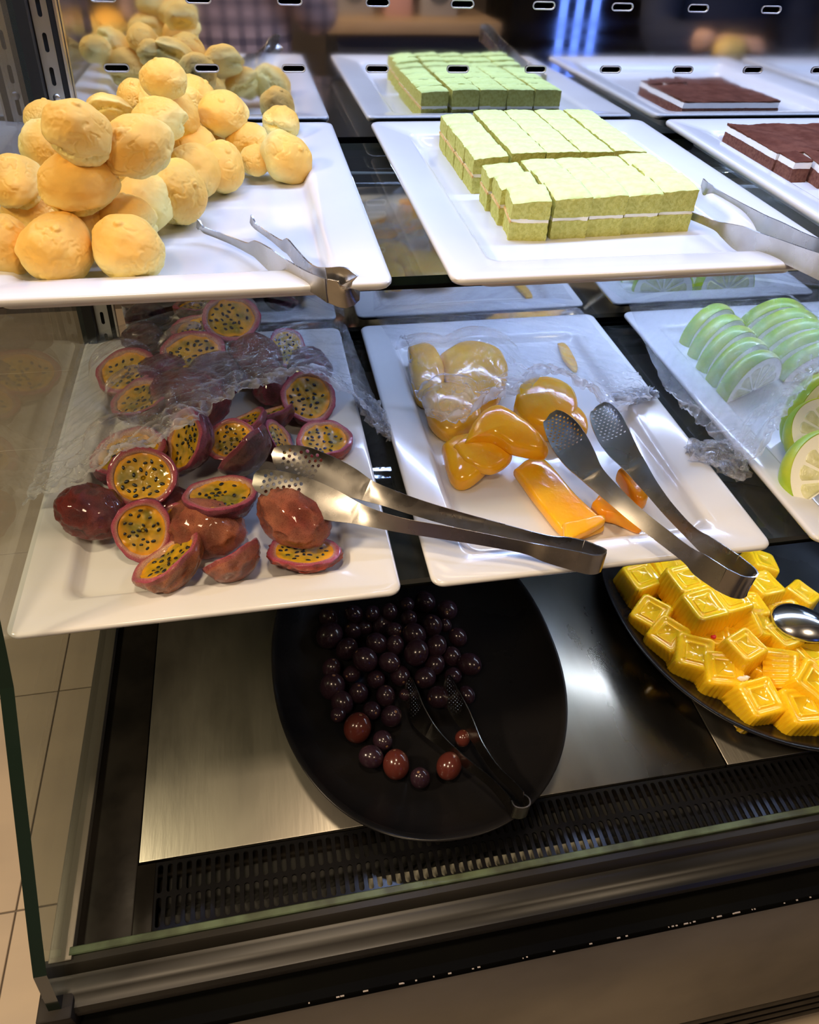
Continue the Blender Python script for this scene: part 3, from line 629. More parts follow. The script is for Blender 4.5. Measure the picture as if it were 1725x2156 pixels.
spoon_tongs('perforated tongs over the mango pieces, bend pointing to the lower right', (0.3814, 0.4979, 0.955),
    [W((0.3118, 0.6683, 0.965), .006), W((0.315, 0.6639, 0.965), .024), W((0.3183, 0.6424, 0.963), .036), W((0.32, 0.6173, 0.961), .040), W((0.3236, 0.5917, 0.958), .036), W((0.3294, 0.5677, 0.955), .026)],
    [W((0.3294, 0.5677, 0.955), .026), W((0.3402, 0.5364, 0.953), .020), W((0.3523, 0.5017, 0.952), .017), W((0.3665, 0.4652, 0.953), .016), W((0.377, 0.4361, 0.955), .017), W((0.3817, 0.4216, 0.956), .024), W((0.3914, 0.3996, 0.958), .026)],
    [W((0.3746, 0.6756, 0.968), .006), W((0.3764, 0.6694, 0.968), .024), W((0.3755, 0.6497, 0.966), .034), W((0.3746, 0.6227, 0.963), .036), W((0.3763, 0.5976, 0.96), .032), W((0.3812, 0.5731, 0.957), .024)],
    [W((0.3812, 0.5731, 0.957), .024), W((0.3846, 0.5396, 0.955), .017), W((0.3888, 0.5017, 0.954), .014), W((0.3945, 0.4659, 0.955), .014), W((0.4005, 0.4438, 0.957), .020), W((0.4099, 0.4122, 0.96), .026)],
    [W((0.3914, 0.3996, 0.958), .026), W((0.4022, 0.3884, 0.958), .026), W((0.4119, 0.3866, 0.959), .026), W((0.4161, 0.3928, 0.96), .026), W((0.4099, 0.4122, 0.96), .026)],
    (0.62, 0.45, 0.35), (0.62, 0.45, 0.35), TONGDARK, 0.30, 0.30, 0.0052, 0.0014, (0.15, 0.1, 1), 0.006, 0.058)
spoon_tongs('dark perforated tongs leaning in the bowl of grapes', (0.1905, 0.4224, 0.65),
    [W((0.1351, 0.5561, 0.64), .006), W((0.1362, 0.5484, 0.64), .022), W((0.1379, 0.5266, 0.637), .036), W((0.1401, 0.5026, 0.635), .036), W((0.1487, 0.4811, 0.634), .026)],
    [W((0.1487, 0.4811, 0.634), .026), W((0.1616, 0.4577, 0.636), .018), W((0.1805, 0.4261, 0.641), .016), W((0.1997, 0.3924, 0.652), .016), W((0.2084, 0.3644, 0.664), .020), W((0.2105, 0.3489, 0.672), .025)],
    [W((0.185, 0.5454, 0.648), .006), W((0.1858, 0.5378, 0.648), .022), W((0.1871, 0.5154, 0.646), .034), W((0.1916, 0.4919, 0.644), .034), W((0.1976, 0.4709, 0.643), .024)],
    [W((0.1976, 0.4709, 0.643), .024), W((0.203, 0.441, 0.645), .017), W((0.2119, 0.4054, 0.652), .016), W((0.2226, 0.3774, 0.662), .018), W((0.2273, 0.3538, 0.672), .025)],
    [W((0.2105, 0.3489, 0.672), .025), W((0.2119, 0.3433, 0.673), .025), W((0.2197, 0.3403, 0.673), .025), W((0.2279, 0.3422, 0.673), .025), W((0.2299, 0.3485, 0.673), .025), W((0.2273, 0.3538, 0.672), .025)],
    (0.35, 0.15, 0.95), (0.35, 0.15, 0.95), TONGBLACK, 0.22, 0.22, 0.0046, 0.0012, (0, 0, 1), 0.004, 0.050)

# ---------------------------------------------------------------- passion fruit halves
RIND = mat('passion_rind', attr='skin', rough=0.2, c2=(0.45,0.26,0.25), cscale=40, bump=0.6, bscale=130, bdist=0.002, crange=(0.5,0.70), sss=0.0, sssr=(0.006,0.002,0.001), coat=0.45)
PULP = mat('passion_pulp', attr='pulp', rough=0.12, bump=0.35, bscale=150, bdist=0.002, sss=0.1, sssr=(0.005,0.003,0.001), coat=0.4)
SEED = mat('passion_seed', (0.010,0.012,0.010), 0.25, coat=0.3)
SKINS = {'purple': (0.115,0.018,0.040), 'dark': (0.085,0.022,0.022), 'red': (0.30,0.040,0.030), 'orange': (0.50,0.135,0.045), 'brown': (0.30,0.060,0.038), 'scarlet': (0.60,0.085,0.030)}
SKIN2 = {'purple': (0.26,0.045,0.080), 'dark': (0.17,0.055,0.045), 'red': (0.16,0.035,0.030), 'orange': (0.62,0.27,0.12), 'brown': (0.62,0.22,0.11), 'scarlet': (0.40,0.050,0.030)}
def passion_parts(seed, skin, wrk=1.0, elong=1.14):
    r = random.Random(seed); off = np.array([seed * 3.7, seed * 1.9, seed]) + 11
    NA, NB = 72, 30; V = []; col = []; F = []
    c1, c2 = np.array(SKINS[skin]), np.array(SKIN2[skin]); pink = np.array([0.50,0.12,0.14]); white = np.array([0.74,0.46,0.32])
    th = [PI * 0.5 * (1 - k / NB) for k in range(NB + 1)][::-1]       # 0 = bottom pole .. pi/2 = rim
    prof = [(math.sin(t), -math.cos(t) * 0.93) for t in th]             # outer wall
    rim = [(0.985, 0.020), (0.955, 0.028), (0.90, 0.026), (0.85, 0.018), (0.815, -0.01), (0.79, -0.06), (0.78, -0.16)]
    A = np.arange(NA) * 2 * PI / NA
    wave = 0.035 * np.sin(2 * A + seed) + 0.03 * np.sin(3 * A + 2 * seed) * r.uniform(.3, 1.2)
    rw = 0.04 * np.sin(A * 2 + seed * 1.3) + 0.02 * np.sin(A * 5 + seed)
    for k, (rr, zz) in enumerate(prof + rim):
        P = np.stack([rr * np.cos(A) * elong, rr * np.sin(A), np.full(NA, zz)], 1)
        t = min(1.0, k / NB); outer = k <= NB
        nz = fbm(P * 1.6 + off, 3); rg = ridge(P * 2.6 + off, 3)
        s = 1 + 0.07 * nz + (0.12 * wrk * (rg - 0.3) if outer else 0.0) * (0.35 + 0.65 * np.sin(min(k, NB) / NB * PI)) + wave * (rr ** 2)
        P[:, :2] *= s[:, None]; P[:, 2] = P[:, 2] * (1 if outer else 1) + (rw + 0.02 * vn(P * 5 + off)) * (rr ** 2)
        V.append(P)
        if outer:
            m = np.clip(0.5 + 0.9 * fbm(P * 1.5 + off + 9, 3), 0, 1)[:, None]; c = c1 * (1 - m) + c2 * m; c = c * (0.50 + 0.30 * sstep(0.0, .8, rg))[:, None]
            if k > NB - 3: c = c * 0.6 + np.array([0.30,0.04,0.08]) * 0.4
        else:
            q = (k - NB - 1) / (len(rim) - 1); c = (np.array([0.42,0.06,0.12]) * (1 - q * 3) + pink * q * 3) if q < 0.33 else (pink * (1 - (q - .33) / .4) + white * ((q - .33) / .4) if q < .73 else white * 0.9 + np.array([0.85,0.45,0.05]) * 0.1)
            c = np.repeat(np.clip(c, 0, 1)[None], NA, 0) * (1 + 0.12 * vn(P * 9 + off))[:, None]
        col.append(c)
    nr = len(V); V = np.concatenate(V); col = np.concatenate(col)
    for k in range(nr - 1):
        for i in range(NA): F.append((k*NA+i, k*NA+(i+1) % NA, (k+1)*NA+(i+1) % NA, (k+1)*NA+i))
    rind = mesh('rind', V, F, RIND, cols={'skin': np.clip(col, 0, 1)})
    # pulp: bumpy disc a little below the rim
    PV = [(0, 0, -0.16)]; PF = []; NR = 14
    for k in range(1, NR + 1):
        q = k / NR
        for i in range(NA): PV.append((0.80 * q * math.cos(A[i]) * elong * (1 + wave[i]), 0.80 * q * math.sin(A[i]) * (1 + wave[i]), -0.055 - 0.10 * (1 - q ** 2)))
    for i in range(NA): PF.append((0, 1 + i, 1 + (i + 1) % NA))
    for k in range(NR - 1):
        for i in range(NA): a = 1 + k*NA; PF.append((a+i, a+(i+1) % NA, a+NA+(i+1) % NA, a+NA+i))
    PV = np.array(PV); rr = np.hypot(PV[:, 0] / elong, PV[:, 1])
    PV[:, 2] += 0.045 * vn(PV * np.array([6, 6, 1]) + off) + 0.02 * vn(PV * np.array([14, 14, 1]) + off) - 0.10 * sstep(0.5, 0.9, vn(PV * np.array([2.2, 2.2, 0]) + off))
    m = np.clip(0.5 + 1.1 * fbm(PV * np.array([3.5, 3.5, 0]) + off, 3) - 0.25 * sstep(0.5, 0.8, rr), 0, 1)[:, None]
    pc = np.array([0.66,0.36,0.008]) * (1 - m) + np.array([0.24,0.20,0.018]) * m
    edge = sstep(0.62, 0.80, rr)[:, None]; pc = pc * (1 - edge) + np.array([0.78,0.34,0.012]) * edge
    pulp = mesh('pulp', PV, PF, PULP, cols={'pulp': np.clip(pc, 0, 1)})
    SV = []; SF = []; iv, jf = ico(2)
    pts = []
    for _ in range(260):
        a = r.uniform(0, 2*PI); q = 0.66 * math.sqrt(r.random()); x, y = q * math.cos(a) * elong, q * math.sin(a)
        if all((x-p[0])**2 + (y-p[1])**2 > 0.030 for p in pts): pts.append((x, y))
        if len(pts) > 21: break
    for x, y in pts:
        i = int(np.argmin((PV[:, 0]-x)**2 + (PV[:, 1]-y)**2)); a = r.uniform(0, PI); L = r.uniform(.075, .098); q = iv * np.array([L * .62, L, L * .42])
        q = q @ np.array([[math.cos(a), math.sin(a), 0], [-math.sin(a), math.cos(a), 0], [0, 0, 1]]) + np.array([x, y, PV[i, 2] + 0.004 + r.uniform(-.012, .006)])
        b = len(SV); SV += q.tolist(); SF += [tuple(b + w for w in t) for t in jf]
    seeds = mesh('seeds', SV, SF, SEED)
    return rind, pulp, seeds
PC = {}
def passion(seed, skin, x, y, z, r, n, label, spin=0.0, sq=(1, 1, 1), wrk=1.0):
    key = (seed, skin, wrk)
    if key not in PC: PC[key] = passion_parts(seed, skin, wrk)
    t = thing('passion_fruit_half', label, 'passion fruit', (x, y, z), 'halved passion fruit on the middle shelf', orient(n, spin)); t.scale = (r * sq[0], r * sq[1], r * sq[2])
    for nm, me in zip(('rind', 'pulp', 'seeds'), PC[key]):
        o = bpy.data.objects.new(nm, me); link(o); o.parent = t
        if nm == 'seeds': o['kind'] = 'stuff'
    FRUIT.append((x, y, z, r)); return t
FRUIT = []
passion(1, 'red', -0.1973, 0.6002, 0.938, 0.03, (-.15,.45,-.75), 'shrivelled red passion fruit half, skin up, farthest left of the pile', .6, wrk=1.6)
passion(2, 'purple', -0.1439, 0.5633, 0.94, 0.0283, (.10,-.86,.42), 'upright passion fruit half with purple rind and cut face forward, left front', 1.5)
passion(3, 'orange', -0.1194, 0.5257, 0.938, 0.0357, (-.38,.30,.86), 'orange skinned passion fruit half at the very front of the tray', .35, (1,.9,.95))
passion(4, 'brown', -0.1465, 0.6283, 0.957, 0.0326, (-.10,-.62,.78), 'round open passion fruit half full of seeds at the edge of the film', .1)
passion(5, 'purple', -0.0674, 0.5949, 0.955, 0.0342, (0,.18,.98), 'dark rimmed open passion fruit half in the centre of the tray', 0)
passion(6, 'brown', -0.0851, 0.5739, 0.922, 0.0373, (.1,.35,-.93), 'wrinkled brownish pink half lying skin up in front of the centre one', 0, (1,.85,1.05), 1.5)
passion(7, 'brown', -0.0594, 0.5223, 0.935, 0.0287, (-.42,.62,.62), 'reddish brown half leaning back in the front row, middle', .5, wrk=.8)
passion(8, 'brown', 0.0065, 0.5566, 0.943, 0.0357, (.18,.25,-.95), 'pale mottled half, skin up, resting on the scarlet one', .2, (1,.9,1.0), 1.2)
passion(9, 'scarlet', 0.0119, 0.5251, 0.929, 0.0313, (.05,.2,.98), 'crinkled scarlet half at the front right corner', .1, (1,.95,.62), 2.4)
passion(6, 'dark', -0.045, 0.6625, 0.962, 0.0343, (-.62,.42,.62), 'dark brown half seen from its skin, leaning left behind the centre one', .9, wrk=.6)
passion(8, 'brown', -0.0557, 0.689, 0.952, 0.0246, (-.1,-.6,.8), 'small open half with pale rim behind the dark brown one', .4)
passion(9, 'purple', -0.1074, 0.6874, 0.955, 0.0348, (-.80,-.36,.48), 'open half turned to the left beside the film edge', 1.4)
passion(10, 'scarlet', 0.0498, 0.6969, 0.938, 0.0322, (.02,.0,1), 'bright open half with pale rim by the right tray edge', .05)
passion(11, 'purple', 0.0388, 0.7802, 0.942, 0.0332, (.12,-.52,.85), 'heart shaped open half near the right tray rim', 1.1)
passion(12, 'purple', 0, 0.7089, 0.932, 0.0235, (.75,-.1,.55), 'purple half with hollow side above the perforated tongs', .4)
passion(3, 'red', -0.0133, 0.7583, 0.938, 0.0289, (-.2,.4,.85), 'pinkish half with arched rim behind the dark brown one', .3)
passion(4, 'red', -0.042, 0.7318, 0.945, 0.0291, (-.4,.25,.85), 'pinkish half tucked between two others near the film', .9)
passion(5, 'purple', -0.1708, 0.7002, 0.94, 0.0405, (-.12,.05,1), 'purple rimmed half under the film at the left', .1)
passion(7, 'red', -0.163, 0.7889, 0.953, 0.0353, (-.28,.0,.95), 'open half under the film, at left centre', .5)
passion(12, 'red', -0.1063, 0.7935, 0.935, 0.0445, (0,.3,-1), 'reddish half skin up under the crumpled film in the middle', .0)
passion(10, 'purple', -0.1024, 0.8779, 0.958, 0.0382, (-.05,-.32,.94), 'open half with dark rim under the clear film at the back', .2)
passion(11, 'red', -0.0507, 0.93, 0.978, 0.0357, (.1,-.45,.88), 'open half on the very back of the pile', .1)
passion(2, 'orange', -0.0964, 0.9591, 0.95, 0.0342, (-.1,-.1,1), 'orange rimmed half at the back left of the pile', .6)
passion(1, 'dark', -0.175, 0.9673, 0.93, 0.0265, (0,.2,-1), 'small dark half skin up at the back left corner', .2)
passion(6, 'red', -0.0258, 0.8917, 0.932, 0.0372, (.1,.2,-1), 'smooth red half skin up at the back', .3, wrk=.6)
passion(8, 'purple', 0.0213, 0.9193, 0.935, 0.0277, (.45,-.5,.75), 'small open half at the back right', .5)
passion(9, 'orange', -0.1896, 0.8728, 0.942, 0.0391, (-.3,-.2,.93), 'orange half under tight shiny film at the back left', .3)
passion(10, 'red', -0.1223, 0.6226, 0.918, 0.0215, (0,.2,-1), 'small red half skin up between two open ones', .3)
passion(12, 'brown', -0.1136, 0.5723, 0.938, 0.0182, (-.35,-.6,.75), 'small open half squeezed beside the upright one', 1.2)
passion(7, 'purple', 0.0468, 0.8724, 0.922, 0.031, (.1,.3,-1), 'purple half skin up above the heart shaped one', .9)
passion(1, 'purple', -0.1405, 0.869, 0.925, 0.0361, (0,.1,-1), 'purple half buried under the film in the middle', .9)
passion(6, 'dark', -0.0756, 0.8496, 0.932, 0.037, (.1,.1,-1), 'dark half under the film behind the middle', .4)
passion(3, 'purple', 0.002, 0.8328, 0.922, 0.0323, (.1,.1,-1), 'dark purple half under the film at the right', .4)

# ---------------------------------------------------------------- mango pieces
MANGO = mat('mango_flesh', (0.95,0.50,0.02), 0.16, c2=(0.92,0.42,0.01), cscale=35, bump=0.22, bscale=70, bdist=0.003, sss=0.35, sssr=(0.012,0.006,0.001), sssc=0.6, coat=0.25)
MANGO2 = mat('mango_flesh_pale', (0.90,0.52,0.05), 0.16, c2=(0.78,0.40,0.03), cscale=30, bump=0.22, bscale=70, bdist=0.003, sss=0.35, sssr=(0.012,0.006,0.001), sssc=0.6, coat=0.25)
MANGO3 = mat('mango_flesh_deep', (0.92,0.32,0.012), 0.2, c2=(0.85,0.40,0.02), cscale=45, bump=0.3, bscale=90, bdist=0.003, sss=0.3, sssr=(0.012,0.005,0.001), sssc=0.6, coat=0.2)
def mango(pts, z, th, m, label, tilt=(0, 0), bend=0.0, seed=0, dome=0.0, e=0.55):
    """a cut slice: outline in world x, y; soft edges; bend and tilt raise it off the tray"""
    c = np.mean([p[:2] for p in pts], 0); P = catmull([(p[0], p[1], 0) for p in list(pts) + [pts[0]]], 10)[:-1, :2] - c; n = len(P)
    d = np.array([math.cos(bend_dir), math.sin(bend_dir)]) if False else None
    V = []; F = []
    prof = [(0.0, -1), (0.5, -1), (0.82, -.99), (0.94, -.86), (0.985, -.55), (1, 0), (0.985, .55), (0.94, .86), (0.82, .99), (0.6, 1.0), (0.3, 1.0), (0.0, 1.0)]
    R_ = np.abs(P).max()
    for k, (s, h) in enumerate(prof):
        if s == 0: Q = np.array([[0.0, 0.0]])
        else: Q = P * s
        zz = np.full(len(Q), h * th / 2) + (dome * (1 - s * s) if h > 0 else 0)
        g = bend * ((Q / R_) ** 2).sum(1); nz = 0.0011 * fbm(np.c_[Q * 55, zz * 55] + seed * 3.3, 3)
        V.append(np.c_[Q * (1 + nz[:, None] * 14), zz - g + nz + Q[:, 0] * tilt[0] + Q[:, 1] * tilt[1]])
    idx = []; b = 0
    for a in V: idx.append(b); b += len(a)
    for k in range(len(V) - 1):
        A_, B_ = len(V[k]), len(V[k+1])
        for i in range(n):
            j = (i + 1) % n
            if A_ == 1: F.append((idx[k], idx[k+1] + j, idx[k+1] + i))
            elif B_ == 1: F.append((idx[k] + i, idx[k] + j, idx[k+1]))
            else: F.append((idx[k] + i, idx[k] + j, idx[k+1] + j, idx[k+1] + i))
    VV = np.concatenate(V); zmin = VV[:, 2].min()
    me = mesh('mango_piece', VV, F, m); bm = bmesh.new(); bm.from_mesh(me); bmesh.ops.recalc_face_normals(bm, faces=bm.faces[:]); bm.to_mesh(me); bm.free()
    o = ob('mango_piece', me, None, (c[0], c[1], z - zmin)); MPIECE.append((c[0], c[1], z - zmin, R_)); return tag(o, label, 'mango', 'mango pieces on the middle tray')
MPIECE = []
F1 = FM + 0.0003
mango([(0.2639, 0.6299, 0.925), (0.2855, 0.6469, 0.925), (0.3053, 0.6424, 0.925), (0.3188, 0.579, 0.925), (0.334, 0.529, 0.925), (0.3243, 0.5183, 0.925), (0.2892, 0.516, 0.925), (0.2746, 0.5641, 0.925)], F1, .015, MANGO, 'long flat mango strip in the middle of the tray', (0,0), .001, 1)
mango([(0.2847, 0.524, 0.936), (0.3049, 0.5256, 0.936), (0.3322, 0.5308, 0.936), (0.3302, 0.5204, 0.936), (0.303, 0.5066, 0.936), (0.2812, 0.5026, 0.936)], F1 + .012, .010, MANGO, 'short mango sliver lying across the near end of the long strip', (0,0), .002, 2)
mango([(0.1866, 0.6744, 0.925), (0.2079, 0.6858, 0.925), (0.2383, 0.6817, 0.925), (0.2509, 0.661, 0.925), (0.2334, 0.6314, 0.925), (0.2031, 0.6121, 0.925), (0.1866, 0.6247, 0.925)], F1, .020, MANGO, 'bulging mango piece at the left of the small heap', (.1,.1), .004, 3, .004)
mango([(0.1962, 0.6596, 0.942), (0.2282, 0.6838, 0.942), (0.2582, 0.6654, 0.942), (0.2638, 0.6413, 0.942), (0.2335, 0.6186, 0.942), (0.2062, 0.6311, 0.942)], F1 + .013, .014, MANGO, 'mango slice in the middle of the small heap', (-.1,.1), .004, 4)
mango([(0.2076, 0.6565, 0.952), (0.227, 0.6856, 0.958), (0.2578, 0.7038, 0.962), (0.2821, 0.6755, 0.96), (0.3026, 0.6437, 0.95), (0.2988, 0.6293, 0.944), (0.2634, 0.636, 0.946), (0.2399, 0.6559, 0.952)], F1 + .022, .018, MANGO, 'large mango wedge draped on top of the small heap', (.05,.25), .008, 5, .004)
mango([(0.2964, 0.7439, 0.93), (0.3142, 0.7751, 0.93), (0.3537, 0.7853, 0.93), (0.3784, 0.7613, 0.93), (0.3722, 0.7179, 0.93), (0.3387, 0.686, 0.93), (0.3022, 0.7061, 0.93)], F1, .030, MANGO, 'domed mango piece just beyond the small heap', (0,.1), .004, 6, .006)
mango([(0.3498, 0.7528, 0.945), (0.3683, 0.7415, 0.945), (0.3801, 0.7106, 0.94), (0.3753, 0.6855, 0.932), (0.3621, 0.6801, 0.932), (0.3543, 0.7003, 0.94)], F1 + .010, .014, MANGO, 'curved mango piece leaning on the right of the domed one', (-.25,.1), .006, 7)
mango([(0.3323, 0.5583, 0.925), (0.3653, 0.5809, 0.925), (0.3753, 0.5441, 0.925), (0.3775, 0.5227, 0.925), (0.3712, 0.516, 0.925), (0.3506, 0.5319, 0.925), (0.3366, 0.541, 0.925)], F1, .016, MANGO3, 'deep orange triangular mango piece under the tongs', (0,.1), .003, 8)
mango([(0.3763, 0.5965, 0.93), (0.3948, 0.6054, 0.93), (0.4069, 0.5835, 0.93), (0.3976, 0.5554, 0.93), (0.3836, 0.5533, 0.93), (0.3787, 0.5747, 0.93)], F1, .020, MANGO3, 'orange mango chunk between the two tong arms', (0,.2), .003, 9)
mango([(0.1867, 0.8977, 0.925), (0.2189, 0.8978, 0.925), (0.2257, 0.8357, 0.925), (0.2068, 0.7795, 0.925), (0.1802, 0.7885, 0.925), (0.1807, 0.8412, 0.925)], F1, .022, MANGO2, 'mango piece under film at the back left', (.1,.1), .003, 10, .004)
mango([(0.2252, 0.8649, 0.93), (0.2659, 0.8928, 0.93), (0.3097, 0.8743, 0.93), (0.3103, 0.817, 0.93), (0.2752, 0.7631, 0.93), (0.2274, 0.7748, 0.93)], F1, .026, MANGO2, 'broad pale mango piece under the film at the back', (0,.1), .004, 11, .006)
mango([(0.1857, 0.7857, 0.93), (0.2202, 0.7985, 0.93), (0.252, 0.7717, 0.93), (0.2458, 0.7238, 0.93), (0.2046, 0.7038, 0.93), (0.1839, 0.7319, 0.93)], F1, .024, MANGO2, 'mango piece under crumpled film behind the small heap', (0,.1), .004, 12, .004)
mango([(0.4211, 0.9224, 0.915), (0.4324, 0.9183, 0.915), (0.4286, 0.8595, 0.915), (0.4198, 0.8436, 0.915), (0.4138, 0.8746, 0.915)], F1, .006, MANGO2, 'thin mango sliver alone at the back right', (0,0), .001, 13)

# ---------------------------------------------------------------- pomelo slices
PRIND = mat('pomelo_rind', (0.30,0.50,0.03), 0.35, c2=(0.56,0.62,0.05), cscale=22, bump=0.25, bscale=420, bdist=0.0008, coat=0.2)
PITH = mat('pomelo_pith', (0.88,0.88,0.74), 0.6, bump=0.15, bscale=200)
PFLESH = mat('pomelo_flesh', (0.62,0.62,0.30), 0.2, c2=(0.80,0.80,0.52), cscale=90, cstretch=(1,1,1), bump=0.4, bscale=170, bdist=0.002, sss=0.3, sssr=(0.01,0.01,0.004), sssc=0.5, coat=0.3)
def pomelo_meshes(R, th):
    """half slice: cut disc in local XZ, thickness along Y, round side up"""
    n = 40; A = [PI * i / n for i in range(n + 1)]
    def arc(rad, bulge, name, m, rin, y0, y1):
        V = []; F = []; K = 8
        for k in range(K + 1):
            q = k / K; y = y0 + (y1 - y0) * q; b = bulge * (1 - (2*q - 1) ** 2)
            for a in A: V.append(((rad - bulge + b) * math.cos(a), y, (rad - bulge + b) * math.sin(a)))
        nn = n + 1
        for k in range(K):
            for i in range(n): F.append((k*nn+i, k*nn+i+1, (k+1)*nn+i+1, (k+1)*nn+i))
        base = len(V)
        for y in (y0, y1):
            for a in A: V.append((rin * math.cos(a), y, rin * math.sin(a)))
        for i in range(n):
            F.append((i, base+i, base+i+1, i+1)); F.append((K*nn+i, K*nn+i+1, base+nn+i+1, base+nn+i)); F.append((base+i, base+nn+i, base+nn+i+1, base+i+1))
        for e in (0, n): F.append(tuple([k*nn+e for k in range(K+1)] + [base+nn+e, base+e]))
        me = mesh(name, V, F, m); bm = bmesh.new(); bm.from_mesh(me); bmesh.ops.recalc_face_normals(bm, faces=bm.faces[:]); bm.to_mesh(me); bm.free(); return smooth_by_angle(me, 40)
    rind = arc(R, 0.05 * R, 'rind', PRIND, R * 0.93, -th/2, th/2)
    pith = arc(R * 0.932, 0.0, 'pith', PITH, R * 0.05, -th/2 * .985, th/2 * .985)
    seg = []; ns = 6
    for k in range(ns):
        a0, a1 = PI * k / ns + 0.045, PI * (k + 1) / ns - 0.045; V = []; F = []; m_ = 9
        o = [(0.10, a0 + .12), (0.10, a1 - .12)] + [(0.76 - 0.05 * abs(2 * q / m_ - 1) ** 3, a1 + (a0 - a1) * q / m_) for q in range(m_ + 1)]
        pts = [(R * r_ * math.cos(a), R * r_ * math.sin(a)) for r_, a in o]; c = np.mean(pts, 0)
        for y, s in ((-th/2 * .97, 1), (-th/2 * 1.035, .95), (-th/2 * 1.05, .6), (th/2 * .97, 1), (th/2 * 1.035, .95), (th/2 * 1.05, .6)):
            V += [(c[0] + (p[0]-c[0]) * s, y, c[1] + (p[1]-c[1]) * s) for p in pts]
        L_ = len(pts)
        for b in (0, 3):
            for j in (0, 1):
                for i in range(L_): F.append(((b+j)*L_+i, (b+j)*L_+(i+1) % L_, (b+j+1)*L_+(i+1) % L_, (b+j+1)*L_+i))
            F.append(tuple((b+2)*L_ + i for i in range(L_)))
        for i in range(L_): F.append((i, (i+1) % L_, 3*L_+(i+1) % L_, 3*L_+i))
        me = mesh('segment', V, F, PFLESH); bm = bmesh.new(); bm.from_mesh(me); bmesh.ops.recalc_face_normals(bm, faces=bm.faces[:]); bm.to_mesh(me); bm.free(); seg.append(me)
    return rind, pith, seg
POM = pomelo_meshes(0.062, 0.024)
PBLOB = []
def pomelo(loc, yaw, tilt, roll, label, s=1.0):
    """tilt > 0 leans towards the aisle; roll turns the round side to the left"""
    e = (Matrix.Rotation(math.radians(yaw), 3, 'Z') @ Matrix.Rotation(math.radians(tilt), 3, 'X') @ Matrix.Rotation(math.radians(-roll), 3, 'Y')).to_euler()
    t = thing('pomelo_slice', label, 'pomelo', loc, 'green pomelo slices on the right middle tray', e); t.scale = (s, s, s)
    for nm, me in (('rind', POM[0]), ('pith', POM[1])):
        o = bpy.data.objects.new(nm, me); link(o); o.parent = t
    for me in POM[2]: o = bpy.data.objects.new('segment', me); link(o); o.parent = t
    PBLOB.append((loc[0], loc[1], loc[2] + 0.02 * s, 0.046 * s)); return t
RAD = math.radians
on = ('farthest back', 'second from the back', 'third from the back', 'fourth from the back', 'fifth from the back', 'sixth from the back')
for k in range(5):
    pomelo((0.664 - 0.004 * k, 0.920 - 0.037 * k, 0.9125), 20, 2, 6, 'green pomelo half slice in the left row, ' + on[k], 0.82 + 0.02 * k)
for k in range(5):
    pomelo((0.776 - 0.002 * k, 0.925 - 0.034 * k, 0.9125), -4, 12, 0, 'green pomelo half slice in the right row, ' + on[k], 0.9 + 0.01 * k)
pomelo((0.6802, 0.6598, 0.935), 10, -20, 40, 'green pomelo half slice showing its rind by the right picture edge', .95)
pomelo((0.6494, 0.6054, 0.944), -12, -58, 60, 'pomelo slice lying open with dark green rind at its left', .86)
pomelo((0.6212, 0.5475, 0.93), -8, -44, 34, 'yellowish pomelo slice, frontmost on its tray', .98)

# ---------------------------------------------------------------- black bowls
BOWLM = mat('black_melamine', (0.006,0.006,0.007), 0.22, c2=(0.010,0.009,0.009), cscale=7, rough2=0.32, spec=0.14, bump=0.04, bscale=60)
def bowl(cx_, cy_, a, b, z0, h, label, e=2.15, tilt=0.0):
    NA = 120; A = np.arange(NA) * 2 * PI / NA; ca, sa = np.cos(A), np.sin(A)
    ox = np.sign(ca) * np.abs(ca) ** (2 / e); oy = np.sign(sa) * np.abs(sa) ** (2 / e)
    prof = [(0.0,0.0015),(0.42,0.0),(0.50,0.0015),(0.66,.10*h),(0.82,.35*h),(0.93,.68*h),(0.985,.93*h),(0.998,.985*h),(0.996,h),(0.985,1.004*h),(0.970,.985*h),(0.955,.92*h),(0.90,.66*h),(0.78,.36*h),(0.62,.17*h),(0.40,.10*h),(0.2,.095*h),(0.0,.095*h)]
    V = []; F = []; rows = []
    for s, z in prof:
        rows.append(len(V))
        if s == 0: V.append((0, 0, z))
        else: V += [(a * s * x, b * s * y, z + tilt * h * max(0, y) * s ** 3) for x, y in zip(ox, oy)]
    for k in range(len(prof) - 1):
        r0, r1 = rows[k], rows[k+1]
        for i in range(NA):
            j = (i + 1) % NA
            if prof[k][0] == 0: F.append((r0, r1 + j, r1 + i))
            elif prof[k+1][0] == 0: F.append((r0 + i, r0 + j, r1))
            else: F.append((r0 + i, r0 + j, r1 + j, r1 + i))
    me = mesh('oval_bowl', V, F, BOWLM); return tag(ob('oval_bowl', me, None, (cx_, cy_, z0)), label, 'bowl', 'black oval bowls on the deck')
bowl(0.150, 0.585, 0.191, 0.255, 0.6005, 0.056, 'black oval bowl holding dark grapes at the left of the deck', tilt=.12)
bowl(0.692, 0.612, 0.243, 0.262, 0.6005, 0.052, 'black oval bowl heaped with yellow jelly cubes at the right')

